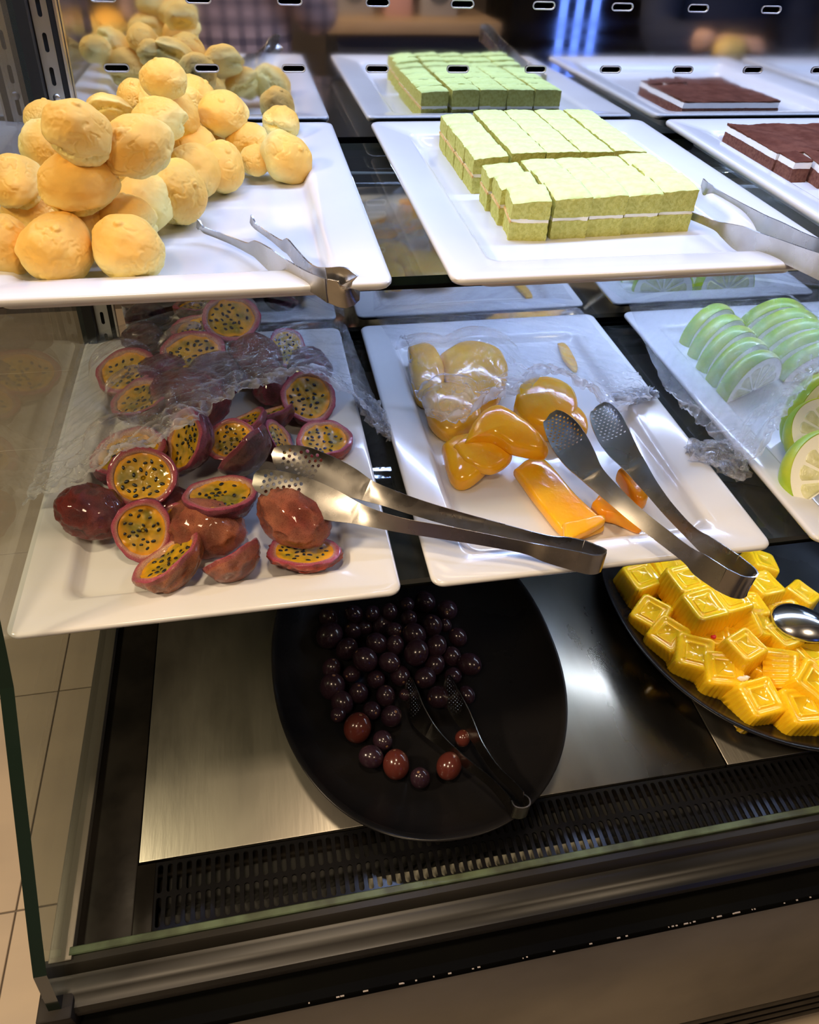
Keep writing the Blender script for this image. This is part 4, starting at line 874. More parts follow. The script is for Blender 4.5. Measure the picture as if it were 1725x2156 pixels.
# grapes ------------------------------------------------------------
GR = mat('dark_grape_skin', (0.018,0.007,0.013), 0.14, c2=(0.050,0.028,0.040), cscale=60, rough2=0.42, crange=(0.45,0.75), coat=0.25, sss=0.0, sssr=(0.004,0.001,0.001))
GR2 = mat('red_grape_skin', (0.055,0.009,0.010), 0.14, c2=(0.11,0.028,0.018), cscale=60, rough2=0.25, coat=0.35, sss=0.0, sssr=(0.005,0.001,0.001))
def grape_mesh(m, s):
    V, F = ico(4); V = V.copy(); rad = 1 + 0.02 * fbm(V * 1.5 + s, 2) - 0.10 * np.exp(-((1 - V[:, 2]) / 0.012) ** 2); W_ = V * rad[:, None] * np.array([1, 1, 1.14]); return mesh('grape', W_, F, m)
GM = [grape_mesh(GR, 1), grape_mesh(GR, 4), grape_mesh(GR2, 2)]
SCAR = mat('stem_scar', (0.22,0.12,0.06), 0.7)
scar_me = mesh('stem_scar', ico(2)[0] * np.array([.16, .16, .05]) + np.array([0, 0, 1.045]), ico(2)[1], SCAR)
def grape(k, x, y, z, r, label, seed, n=None, group='dark grapes in the black bowl'):
    rr = random.Random(seed); nn = n or (rr.uniform(-1, 1), rr.uniform(-1, 1), rr.uniform(.1, 1))
    o = ob('grape', GM[k], None, (x, y, z), orient(nn)); o.scale = (r, r, r); s = bpy.data.objects.new('stem_scar', scar_me); link(s); s.parent = o
    return tag(o, label, 'grape', group)
GL = [
    (0, 0.0428, 0.685, 0.627, 0.0121, 1, 'left side', 'back'),
    (0, 0.0406, 0.6503, 0.631, 0.0163, 2, 'left side', 'back'),
    (0, 0.0775, 0.6717, 0.645, 0.0119, 3, 'left side', 'back'),
    (0, 0.1035, 0.6694, 0.645, 0.0106, 4, 'middle', 'back'),
    (0, 0.1281, 0.6674, 0.645, 0.0107, 5, 'middle', 'back'),
    (0, 0.1163, 0.661, 0.627, 0.0139, 6, 'middle', 'back'),
    (0, 0.1552, 0.6778, 0.645, 0.0102, 7, 'middle', 'back'),
    (0, 0.1866, 0.6943, 0.627, 0.0139, 8, 'right side', 'back'),
    (0, 0.2154, 0.673, 0.627, 0.0143, 9, 'right side', 'back'),
    (0, 0.1531, 0.651, 0.645, 0.0111, 10, 'middle', 'back'),
    (0, 0.183, 0.634, 0.645, 0.0137, 11, 'right side', 'back'),
    (0, 0.2063, 0.6452, 0.627, 0.0086, 12, 'right side', 'back'),
    (0, 0.2193, 0.6221, 0.627, 0.0119, 13, 'right side', 'centre'),
    (0, 0.1552, 0.6196, 0.649, 0.0142, 14, 'right side', 'back'),
    (0, 0.1293, 0.6338, 0.645, 0.0104, 15, 'middle', 'back'),
    (0, 0.0741, 0.657, 0.627, 0.0119, 16, 'left side', 'back'),
    (0, 0.1264, 0.6089, 0.645, 0.0115, 17, 'middle', 'centre'),
    (0, 0.1022, 0.616, 0.645, 0.0128, 18, 'middle', 'centre'),
    (0, 0.1822, 0.5984, 0.645, 0.0128, 19, 'right side', 'centre'),
    (0, 0.062, 0.6263, 0.627, 0.0135, 20, 'left side', 'centre'),
    (0, 0.0823, 0.5884, 0.649, 0.0145, 21, 'middle', 'centre'),
    (0, 0.1138, 0.5817, 0.645, 0.0125, 22, 'middle', 'centre'),
    (0, 0.1518, 0.5887, 0.649, 0.0151, 23, 'right side', 'centre'),
    (0, 0.1771, 0.5817, 0.627, 0.0128, 24, 'right side', 'centre'),
    (0, 0.2036, 0.5907, 0.627, 0.0116, 25, 'right side', 'centre'),
    (0, 0.2231, 0.5715, 0.631, 0.0143, 26, 'right side', 'centre'),
    (0, 0.0376, 0.5975, 0.627, 0.0114, 27, 'left side', 'centre'),
    (0, 0.0633, 0.584, 0.627, 0.0106, 28, 'left side', 'centre'),
    (0, 0.0939, 0.5697, 0.627, 0.0115, 29, 'middle', 'centre'),
    (0, 0.1268, 0.5706, 0.627, 0.0126, 30, 'middle', 'centre'),
    (0, 0.1596, 0.5622, 0.627, 0.0131, 31, 'right side', 'centre'),
    (0, 0.1976, 0.5593, 0.627, 0.0106, 32, 'right side', 'centre'),
    (0, 0.0355, 0.5655, 0.631, 0.0153, 33, 'left side', 'centre'),
    (0, 0.0682, 0.5524, 0.627, 0.0118, 34, 'middle', 'front'),
    (0, 0.1025, 0.5423, 0.627, 0.0118, 35, 'middle', 'front'),
    (0, 0.0453, 0.5412, 0.627, 0.0131, 36, 'left side', 'front'),
    (0, 0.0814, 0.5237, 0.627, 0.0108, 37, 'middle', 'front'),
    (0, 0.105, 0.5113, 0.627, 0.0125, 38, 'middle', 'front'),
    (0, 0.1703, 0.5272, 0.631, 0.0135, 39, 'right side', 'front'),
    (0, 0.2082, 0.5268, 0.627, 0.0104, 40, 'right side', 'front'),
    (0, 0.0384, 0.5249, 0.627, 0.0091, 41, 'left side', 'front'),
    (0, 0.0886, 0.4792, 0.627, 0.0112, 42, 'middle', 'front'),
    (0, 0.0708, 0.4573, 0.631, 0.0127, 43, 'middle', 'front'),
    (0, 0.1251, 0.4225, 0.627, 0.0112, 44, 'right side', 'front'),
    (0, 0.0909, 0.6596, 0.627, 0.0101, 45, 'middle', 'back'),
    (0, 0.1829, 0.5189, 0.627, 0.0073, 46, 'right side', 'front'),
    (0, 0.1278, 0.5397, 0.627, 0.0074, 47, 'middle', 'front'),
]
ORD = ('first', 'second', 'third', 'fourth', 'fifth', 'sixth', 'seventh', 'eighth')
GL.sort(key=lambda g: -(g[2] - 0.12 * g[1]))
for q in range(0, len(GL), 7):
    for j, (kk, x, y, z, r, sd_, c_, r_) in enumerate(sorted(GL[q:q + 7], key=lambda g: g[1])):
        grape(kk + sd_ % 2, x, y, z, r * 1.08, 'dark purple grape, %s from left in the %s row from the back' % (ORD[j], ORD[q // 7]), sd_)
grape(2, 0.06, 0.501, 0.628, 0.0173, 'reddish grape at the left front of the grape heap', 77, (.2,.3,.6), 'red grapes in the black bowl')
grape(2, 0.0995, 0.4439, 0.628, 0.016, 'wet red grape at the front of the bowl, left of the lone dark one', 77, (0,.6,.6), 'red grapes in the black bowl')
grape(2, 0.1627, 0.4314, 0.628, 0.0151, 'wet reddish brown grape lying alone by the tongs', 77, (.5,.6,.3), 'red grapes in the black bowl')
grape(2, 0.1878, 0.465, 0.628, 0.0096, 'small red grape between the two tong arms', 77, (.2,.4,.6), 'red grapes in the black bowl')

# jelly cubes -------------------------------------------------------
JELLY = mat('mango_jelly', (1.0,0.62,0.02), 0.10, c2=(1.0,0.56,0.015), cscale=30, sss=0.5, sssr=(0.012,0.008,0.001), sssc=0.6, coat=0.35, bump=0.05, bscale=60)
def jelly_mesh(seed):
    """moulded cube: fluted sides that flare towards the base, a raised frame on the top"""
    n = 24; V = []; F = []
    def loop(h, z, flute):
        P = []
        for s in range(4):
            for i in range(n):
                q = (i + 0.5) / n * 2 - 1; fl = 1 + flute * (0.5 + 0.5 * math.cos(i / n * 2 * PI * 8))
                c = 1 - 0.10 * max(0, abs(q) - 0.80) / 0.2; x, y = q * 1.0, -1.0 * c * fl
                if abs(q) > .9: x *= .975
                a = s * PI / 2; P.append((h * (x * math.cos(a) - y * math.sin(a)), h * (x * math.sin(a) + y * math.cos(a)), z))
        return P
    prof = [(0.50, 0.0, 0.055), (0.53, 0.02, 0.055), (0.50, 0.35, 0.05), (0.475, 0.70, 0.05), (0.455, 0.92, 0.04), (0.43, 0.975, 0.02), (0.40, 0.99, 0.0), (0.345, 0.985, 0), (0.325, 0.955, 0), (0.26, 0.95, 0), (0.24, 0.985, 0), (0.225, 0.985, 0), (0.205, 0.955, 0)]
    for h, z, fl in prof: V += loop(h, z, fl)
    m_ = 4 * n
    for k in range(len(prof) - 1):
        for i in range(m_): F.append((k*m_+i, k*m_+(i+1) % m_, (k+1)*m_+(i+1) % m_, (k+1)*m_+i))
    F.append(tuple(range(m_))[::-1]); F.append(tuple((len(prof)-1)*m_ + i for i in range(m_)))
    V = np.array(V); V = V + 0.012 * np.stack([vn(V * 2 + seed), vn(V * 2 + seed + 5), vn(V * 2 + seed + 9)], 1)
    return smooth_by_angle(mesh('jelly_cube', V, F, JELLY), 60)
JM = [jelly_mesh(s) for s in (1, 4, 8)]
def jelly(x, y, z, s, rot, label, k=0, n=(0, 0, 1), h=0.85):
    # anchored at the centre of the cube
    e = orient(n, math.radians(rot)); o = ob('jelly_cube', JM[k % 3], None, None, e); o.scale = (s, s, s * h)
    up_ = Vector(n).normalized(); o.location = Vector((x, y, z)) - up_ * s * h * 0.5
    return tag(o, label, 'jelly cube', 'yellow jelly cubes in the right bowl')
T_ = [
 ((0.5063, 0.6617, 0.65), .040, 12, 'yellow jelly cube at the back left rim of the bowl', (0,-.1,1)),
 ((0.5545, 0.6752, 0.652), .040, 0, 'yellow jelly cube behind the pair, below the tray corner', (0,0,1)),
 ((0.5558, 0.6273, 0.672), .042, 8, 'upper left one of the big joined jelly cubes', (0,-.05,1)),
 ((0.6238, 0.6473, 0.66), .038, 0, 'yellow jelly cube just left of the tong bend', (0,0,1)),
 ((0.555, 0.5758, 0.674), .042, 8, 'front one of the big joined jelly cubes', (0,-.08,1)),
 ((0.6003, 0.5838, 0.672), .040, 8, 'right one of the big joined jelly cubes under the tong bend', (0,-.08,1)),
 ((0.497, 0.598, 0.648), .038, 5, 'yellow jelly cube against the left rim, second from the back', (-.3,-.2,1)),
 ((0.505, 0.5594, 0.646), .038, 0, 'yellow jelly cube against the left rim, third from the back', (-.3,-.2,1)),
 ((0.5244, 0.5249, 0.644), .042, -5, 'yellow jelly cube lying flat by the front left rim', (-.1,-.25,1)),
 ((0.5515, 0.4942, 0.642), .042, 10, 'jelly cube with smooth top by the front left rim', (-.1,-.2,1)),
 ((0.5826, 0.5078, 0.668), .036, 20, 'small upright jelly cube standing alone near the middle', (0,-.1,1)),
 ((0.6321, 0.5544, 0.652), .040, 30, 'tilted jelly cube under the spoon edge', (.4,-.2,.8)),
 ((0.6597, 0.5293, 0.648), .036, 15, 'yellow jelly cube half under the spoon', (.1,0,1)),
 ((0.6368, 0.4773, 0.652), .040, 35, 'ribbed jelly cube lying on its side right of the small upright one', (.6,-.5,.5)),
 ((0.5775, 0.4462, 0.64), .042, 5, 'jelly cube at the front rim, left of three', (0,-.2,1)),
 ((0.6244, 0.4228, 0.642), .042, -4, 'jelly cube at the front rim, middle of three', (0,-.15,1)),
 ((0.6559, 0.419, 0.64), .040, 0, 'jelly cube at the front rim touching the picture edge', (0,-.15,1)),
 ((0.6492, 0.4496, 0.656), .040, 20, 'jelly cube behind the front rim ones at the right', (.1,-.3,1)),
 ((0.6776, 0.6147, 0.655), .038, 10, 'yellow jelly cube right of the tong bend', (.1,0,1)),
 ((0.7032, 0.663, 0.652), .036, -15, 'ribbed jelly cube behind the tong bend', (.3,0,1)),
 ((0.6367, 0.5819, 0.652), .038, 0, 'yellow jelly cube below the tong bend', (0,0,1)),
 ((0.7396, 0.6025, 0.64), .034, 30, 'yellow jelly cube at the far side behind the spoon', (.2,0,1)),
 ((0.5519, 0.5979, 0.638), .040, 0, 'jelly cube buried under the big joined ones', (0,0,1)),
 ((0.6026, 0.5493, 0.634), .042, 12, 'jelly cube in the lower layer near the middle', (0,0,1)),
 ((0.6274, 0.4893, 0.632), .042, 40, 'jelly cube in the lower layer by the ribbed one', (0,0,1)),
 ((0.5677, 0.5559, 0.638), .042, -15, 'jelly cube lying low in front of the big joined ones', (0,-.1,1)),
 ((0.692, 0.501, 0.635), .042, 10, 'jelly cube in the lower layer below the spoon', (0,0,1)),
 ((0.7013, 0.5724, 0.63), .042, 0, 'jelly cube in the lower layer under the spoon', (0,0,1)),
]
for k, (p, s, rot, lab, n) in enumerate(T_): jelly(*p, s * 1.3, rot, lab, k, n)
sy = (0.5748, 0.5477, 0.668)
V_, F_ = ico(3); tag(ob('jelly_scrap', mesh('jelly_scrap', V_ * np.array([.0042, .0030, .0026]) * (1 + .25 * vn(V_ * 2))[:, None], F_, mat('red_jelly', (0.75,0.03,0.05), 0.2, sss=.2)), None, (0.5626, 0.5426, 0.66)), 'tiny bright red jelly scrap in front of the big joined cubes', 'scrap')
tag(ob('jelly_scrap', mesh('jelly_scrap', V_ * np.array([.009, .0035, .0028]) * (1 + .25 * vn(V_ * 2))[:, None], F_, mat('white_jelly', (0.9,0.82,0.65), 0.2, sss=.2)), None, (0.5662, 0.4707, 0.663)), 'small white scrap lying between the yellow jelly cubes', 'scrap')
# serving spoon, bowl side up, handle going out to the right
SPOONM = mat('spoon_steel', (0.72,0.74,0.80), 0.14, 1.0, c2=(0.62,0.64,0.70), cscale=20, rough2=0.22)
p0 = Vector((0.6914, 0.5373, 0.672)); t = thing('serving_spoon', 'steel serving spoon lying face down on the jelly cubes', 'spoon', p0, None, (RAD(10), RAD(0), RAD(-32)))
V = []; F = []; nu, nv = 28, 14
for j in range(nv + 1):
    q = j / nv
    for i in range(nu):
        a = 2 * PI * i / nu; x, y = 0.042 * q * math.cos(a), 0.030 * q * math.sin(a) * (1 - 0.12 * math.cos(a)); V.append((x, y, 0.013 * (1 - q * q) ** 0.8))
V += [(x, y, z - 0.0014) for x, y, z in V]; N1 = nu * (nv + 1)
for j in range(nv):
    for i in range(nu):
        a, b, c, d = j*nu+i, j*nu+(i+1) % nu, (j+1)*nu+(i+1) % nu, (j+1)*nu+i; F.append((a, d, c, b)); F.append((a+N1, b+N1, c+N1, d+N1))
for i in range(nu): a, b = nv*nu+i, nv*nu+(i+1) % nu; F.append((a, a+N1, b+N1, b))
o = bpy.data.objects.new('spoon_bowl', mesh('spoon_bowl', V, F, SPOONM)); link(o); o.parent = t
V = []; F = []
for k in range(20):
    q = k / 19; x = 0.038 + 0.20 * q; w_ = 0.005 + 0.004 * q; z = 0.001 + 0.028 * math.sin(q * 1.8)
    V += [(x, -w_, z), (x, 0, z + .0015), (x, w_, z), (x, 0, z - .001)]
    if k: b = 4 * k; F += [(b-4+i, b-4+(i+1) % 4, b+(i+1) % 4, b+i) for i in range(4)]
F += [(3, 2, 1, 0), (76, 77, 78, 79)]
o = bpy.data.objects.new('handle', mesh('handle', V, F, SPOONM)); link(o); o.parent = t

# ---------------------------------------------------------------- cling film
def film_mat(name, tint=(0.97, 0.98, 1.0), haze=0.02, fold_glint=0.5, gl=0.09, rough=0.06):
    m = bpy.data.materials.new(name); m.use_nodes = True; nt = m.node_tree; N = nt.nodes; L = nt.links; N.remove(N['Principled BSDF']); out = N['Material Output']
    lw = N.new('ShaderNodeLayerWeight'); pw = N.new('ShaderNodeMath'); pw.operation = 'POWER'; pw.inputs[1].default_value = 3.0; L.new(lw.outputs['Facing'], pw.inputs[0])
    ml = N.new('ShaderNodeMath'); ml.operation = 'MULTIPLY_ADD'; ml.inputs[1].default_value = 0.55; ml.inputs[2].default_value = gl; ml.use_clamp = True; L.new(pw.outputs[0], ml.inputs[0])
    tc = N.new('ShaderNodeTexCoord'); mp = N.new('ShaderNodeMapping'); mp.inputs['Scale'].default_value = (5, 60, 1); no = N.new('ShaderNodeTexNoise'); no.inputs['Scale'].default_value = 3; no.inputs['Detail'].default_value = 5
    L.new(tc.outputs['UV'], mp.inputs[0]); L.new(mp.outputs[0], no.inputs['Vector'])
    no2 = N.new('ShaderNodeTexNoise'); no2.inputs['Scale'].default_value = 110; no2.inputs['Detail'].default_value = 3; L.new(tc.outputs['Object'], no2.inputs['Vector'])
    ad = N.new('ShaderNodeMath'); ad.operation = 'ADD'; L.new(no.outputs['Fac'], ad.inputs[0]); L.new(no2.outputs['Fac'], ad.inputs[1])
    b = N.new('ShaderNodeBump'); b.inputs['Strength'].default_value = 0.8; b.inputs['Distance'].default_value = 0.004; L.new(ad.outputs[0], b.inputs['Height'])
    t = N.new('ShaderNodeBsdfTransparent'); t.inputs[0].default_value = (*tint, 1); g = N.new('ShaderNodeBsdfGlossy'); g.inputs['Roughness'].default_value = rough; L.new(b.outputs[0], g.inputs['Normal'])
    d = N.new('ShaderNodeBsdfDiffuse'); d.inputs[0].default_value = (0.92, 0.93, 0.95, 1); tr = N.new('ShaderNodeBsdfTranslucent'); tr.inputs[0].default_value = (0.92, 0.93, 0.95, 1)
    dd = N.new('ShaderNodeMixShader'); dd.inputs[0].default_value = 0.5; L.new(d.outputs[0], dd.inputs[1]); L.new(tr.outputs[0], dd.inputs[2])
    at = N.new('ShaderNodeAttribute'); at.attribute_name = 'fold_glint'; h = N.new('ShaderNodeMath'); h.operation = 'MULTIPLY_ADD'; h.inputs[1].default_value = fold_glint; h.inputs[2].default_value = haze; h.use_clamp = True; L.new(at.outputs['Fac'], h.inputs[0])
    m1 = N.new('ShaderNodeMixShader'); L.new(h.outputs[0], m1.inputs[0]); L.new(t.outputs[0], m1.inputs[1]); L.new(dd.outputs[0], m1.inputs[2])
    m2 = N.new('ShaderNodeMixShader'); L.new(ml.outputs[0], m2.inputs[0]); L.new(m1.outputs[0], m2.inputs[1]); L.new(g.outputs[0], m2.inputs[2]); L.new(m2.outputs[0], out.inputs['Surface']); return m
FILM = film_mat('cling_film')
def resample(P, n):
    P = np.array(P, float); s = np.concatenate([[0], np.cumsum(np.linalg.norm(np.diff(P[:, :2], axis=0), axis=1))]); u = np.linspace(0, s[-1], n)
    return np.stack([np.interp(u, s, P[:, k]) for k in range(3)], 1)
def blur(H, n):
    for _ in range(n):
        Q = np.pad(H, 1, mode='edge'); H = (Q[1:-1, 1:-1] * 2 + Q[:-2, 1:-1] + Q[2:, 1:-1] + Q[1:-1, :-2] + Q[1:-1, 2:]) / 6
    return H
def film(label, back, front, blobs, floor_z, nu, nv, seed, pull=0.5, amp=0.0022, crumple=0.007, front_w=0.16, drop=None, tent=0, cf=70, keep=None):
    B = resample(back, nu); Fr = resample(front, nu); v = np.linspace(0, 1, nv)[:, None, None]
    P = Fr[None] * v + B[None] * (1 - v); X, Y, Z0 = P[..., 0], P[..., 1], P[..., 2].copy()
    H = np.full(X.shape, floor_z)
    for (bx, by, bz, br) in blobs:
        d2 = (X - bx) ** 2 + (Y - by) ** 2; rr = br * 1.08; H = np.maximum(H, np.where(d2 < rr * rr, bz + np.sqrt(np.maximum(rr * rr - d2, 0)) * 0.80 + 0.002, floor_z))
    G = H
    for _ in range(3): G = np.maximum(H, blur(G, 7 + tent))
    H = blur(G, 3); Z = np.maximum(H, Z0)
    U, Vv = np.meshgrid(np.linspace(0, 1, nu), np.linspace(0, 1, nv)); Lx = X - X.mean(); Ly = Y - Y.mean()
    a = Lx * math.cos(pull) + Ly * math.sin(pull); c = -Lx * math.sin(pull) + Ly * math.cos(pull)
    warp = 0.02 * fbm(np.stack([Lx * 9, Ly * 9, 0 * Lx + seed], -1), 2)
    r1 = ridge(np.stack([a * 9, (c + warp) * 75, 0 * a + seed], -1), 3); r2 = ridge(np.stack([a * 40 + 3, c * 130, 0 * a + seed * 2], -1), 2)
    ed = np.exp(-(1 - Vv) / front_w); cr = fbm(np.stack([Lx * cf, Ly * cf, 0 * a + seed + 4], -1), 3); cr2 = ridge(np.stack([Lx * cf * 1.2, Ly * cf * 1.2, 0 * a + seed + 8], -1), 3)
    Z = Z + amp * (r1 + 0.5 * r2) * (0.5 + ed) + crumple * ed * (0.5 + 0.6 * cr + 0.6 * cr2) + 0.0008
    X2 = X + crumple * 0.9 * ed * fbm(np.stack([Lx * cf, Ly * cf, 0 * a + seed + 15], -1), 3); Y2 = Y + crumple * 1.2 * ed * fbm(np.stack([Lx * cf, Ly * cf, 0 * a + seed + 25], -1), 3)
    if drop is not None:                                             # film hanging over a tray edge
        dx, amt, side = drop; over = np.maximum(0, (X - dx) * side); Z = Z - amt * np.minimum(over / 0.02, 1.5) - over * 0.4
    fold_glint = np.clip(ed * (0.35 + 0.9 * np.maximum(cr2, 0) + 0.5 * np.maximum(cr, 0)) + (0.35 + 1.2 * ed) * (0.9 * np.maximum(r1 - 0.4, 0) + 0.8 * np.maximum(r2 - .45, 0)), 0, 1)  # whiter on real folds; glossy streaks along the pull are painted in too
    V = np.stack([X2, Y2, Z], -1).reshape(-1, 3); I = np.arange(nu * nv).reshape(nv, nu)
    ctr = V.mean(0); ctr[2] = V[:, 2].min(); V = V - ctr
    q = np.stack([I[:-1, :-1], I[:-1, 1:], I[1:, 1:], I[1:, :-1]], -1).reshape(-1, 4)
    me = mesh('cling_film', V, q, FILM, cols={'fold_glint': fold_glint.ravel().astype(np.float32)}, uvs=np.stack([(a * 8).ravel(), (c * 8).ravel()], 1))
    return tag(ob('cling_film', me, None, tuple(ctr)), label, 'plastic film')
film('clear cling film over the rear half of the passion fruit tray',
     [(-0.256, 0.985, .930), (-0.20, 0.99, .945), (-0.10, 0.992, .965), (0.0, 0.992, .965), (0.07, 0.99, .945), (0.112, 0.985, .930)],
     [(-0.2669, 0.6178, 0.928), (-0.2383, 0.6261, 0.94), (-0.1906, 0.6221, 0.962), (-0.1601, 0.6226, 0.975), (-0.1261, 0.6287, 0.985), (-0.0965, 0.6578, 0.985), (-0.0715, 0.7093, 0.975), (-0.0349, 0.754, 0.965), (0.0107, 0.7771, 0.96), (0.0558, 0.7635, 0.965), (0.0905, 0.766, 0.94), (0.1213, 0.732, 0.925), (0.1344, 0.7172, 0.915)],
     FRUIT, .927, 330, 240, 3, pull=0.62, amp=.0032, crumple=.0095, front_w=.24, drop=(0.104, .006, 1))
film('crumpled cling film pushed back on the mango tray',
     [(0.155, 0.992, .936), (0.25, 0.994, .946), (0.35, 0.994, .948), (0.44, 0.992, .942), (0.475, 0.985, .934)],
     [(0.1732, 0.8551, 0.932), (0.1689, 0.7581, 0.935), (0.1784, 0.7079, 0.938), (0.2027, 0.6872, 0.942), (0.231, 0.6868, 0.95), (0.26, 0.6993, 0.958), (0.2879, 0.7145, 0.962), (0.3208, 0.7306, 0.96), (0.3524, 0.7203, 0.955), (0.3794, 0.7032, 0.945), (0.416, 0.6943, 0.935), (0.4817, 0.7307, 0.934)],
     [(x, y, z + .004, r * .8) for x, y, z, r in MPIECE], .929, 300, 220, 9, pull=-0.5, amp=.0022, crumple=.013, front_w=.22, cf=60)
film('cling film stretched over the pomelo slices',
     [(0.560, 0.992, .932), (0.66, 0.994, .955), (0.76, 0.994, .965), (0.90, 0.992, .940), (0.96, 0.99, .93)],
     [(0.5038, 0.7332, 0.929), (0.5142, 0.6679, 0.93), (0.5187, 0.6059, 0.932), (0.5312, 0.5763, 0.936), (0.555, 0.5915, 0.96), (0.6014, 0.6319, 0.975), (0.6728, 0.687, 0.975), (0.747, 0.7212, 0.97), (0.81, 0.7267, 0.94)],
     PBLOB, .928, 300, 240, 14, pull=0.75, amp=.0022, crumple=.008, front_w=.16)
def tuft(label, pts, rad, seed, n=3):
    """loose gathered end of film, a crumpled hanging bag"""
    V, F = ico(5); V = V.copy(); P = np.array(pts, float); C = P.mean(0)
    q = (V[:, 2] + 1) / 2; s = q * (len(P) - 1); i = np.clip(s.astype(int), 0, len(P) - 2); fr_ = (s - i)[:, None]; ax = P[i] * (1 - fr_) + P[i + 1] * fr_
    R_ = np.interp(q, np.linspace(0, 1, len(rad)), rad); g = ridge(V * 2.6 + seed, 4); h = fbm(V * 5 + seed + 3, 3)
    W_ = ax + np.stack([V[:, 0], V[:, 1], 0.5 * V[:, 0] * 0], 1) * (R_ * (1 + 0.75 * (g - .2) + .5 * h))[:, None] + 0.006 * np.stack([vn(V*6+seed), vn(V*6+seed+4), vn(V*6+seed+8)], 1)
    fold_glint = np.clip(0.15 + 0.7 * np.maximum(g, 0) ** 2, 0, 1).astype(np.float32); z0 = W_[:, 2].min(); ctr = np.array([C[0], C[1], z0])
    me = mesh('cling_film', W_ - ctr, F, FILM, cols={'fold_glint': fold_glint}, uvs=np.stack([V[:, 0] * 2, V[:, 2] * 2], 1)); return tag(ob('cling_film', me, None, tuple(ctr)), label, 'plastic film')
tuft('gathered end of cling film hanging between the mango and pomelo trays', [(0.4813, 0.6249, 0.925), (0.4967, 0.623, 0.932), (0.5149, 0.6091, 0.93), (0.5275, 0.5971, 0.92), (0.543, 0.5987, 0.906)], [.004,.016,.020,.018,.008], 3)
tuft('loose end of cling film sticking out beside the passion fruit tray', [(0.0972, 0.7947, 0.935), (0.1116, 0.767, 0.934), (0.1209, 0.73, 0.93), (0.1299, 0.7052, 0.922)], [.004,.010,.008,.002], 8)
tuft('small bunch of cling film on the right rim of the mango tray', [(0.4302, 0.7425, 0.932), (0.4546, 0.7386, 0.934), (0.4816, 0.7466, 0.934), (0.4876, 0.7435, 0.934)], [.004,.010,.009,.003], 5)

# ---------------------------------------------------------------- people and counters seen in the mirrored back
def skinned(name, joints, edges, m, parent, sub=2, root=0):
    me = bpy.data.meshes.new(name); me.from_pydata([j[:3] for j in joints], edges, []); me.materials.append(m)
    o = bpy.data.objects.new(name, me); link(o)
    if parent is not None: o.parent = parent
    sk = o.modifiers.new('skin', 'SKIN'); sk.use_smooth_shade = True
    me.skin_vertices[0] if me.skin_vertices else bpy.context.view_layer.update()
    if not me.skin_vertices:
        bm = bmesh.new(); bm.from_mesh(me); bm.verts.layers.skin.verify(); bm.to_mesh(me); bm.free()
    for k, j in enumerate(joints):
        r = j[3]; me.skin_vertices[0].data[k].radius = r if isinstance(r, tuple) else (r, r)
        me.skin_vertices[0].data[k].use_root = (k == root)
    sb = o.modifiers.new('sub', 'SUBSURF'); sb.levels = sub; sb.render_levels = sub
    return o
SKIN = mat('skin', (0.62,0.36,0.24), 0.5, sss=0.1, sssr=(0.01,0.004,0.002)); HAIR = mat('dark_hair', (0.02,0.015,0.012), 0.5, bump=.5, bscale=200)
def plaid(name):
    m = mat(name, (0.20,0.15,0.15), 0.85); nt = m.node_tree; N = nt.nodes; L = nt.links; tc = N.new('ShaderNodeTexCoord'); prev = None; P = N['Principled BSDF']
    base = N.new('ShaderNodeRGB'); base.outputs[0].default_value = (0.62,0.42,0.37,1); prev = base.outputs[0]
    for d in ('X', 'Z'):
        w = N.new('ShaderNodeTexWave'); w.wave_type = 'BANDS'; w.bands_direction = d; w.inputs['Scale'].default_value = 7.5; w.inputs['Distortion'].default_value = 0; L.new(tc.outputs['Object'], w.inputs['Vector'])
        r = N.new('ShaderNodeMapRange'); r.inputs['From Min'].default_value = 0.55; r.inputs['From Max'].default_value = 0.75; r.inputs['To Max'].default_value = 0.62; L.new(w.outputs['Fac'], r.inputs[0])
        mx = N.new('ShaderNodeMix'); mx.data_type = 'RGBA'; L.new(r.outputs[0], mx.inputs['Factor']); L.new(prev, mx.inputs['A']); mx.inputs['B'].default_value = (0.06,0.05,0.07,1); prev = mx.outputs['Result']
    L.new(prev, P.inputs['Base Color']); return m
PLAID = plaid('plaid_shirt'); DARKCLOTH = mat('dark_cloth', (0.03,0.032,0.05), 0.85); NAVY = mat('navy_cloth', (0.02,0.025,0.05), 0.85)
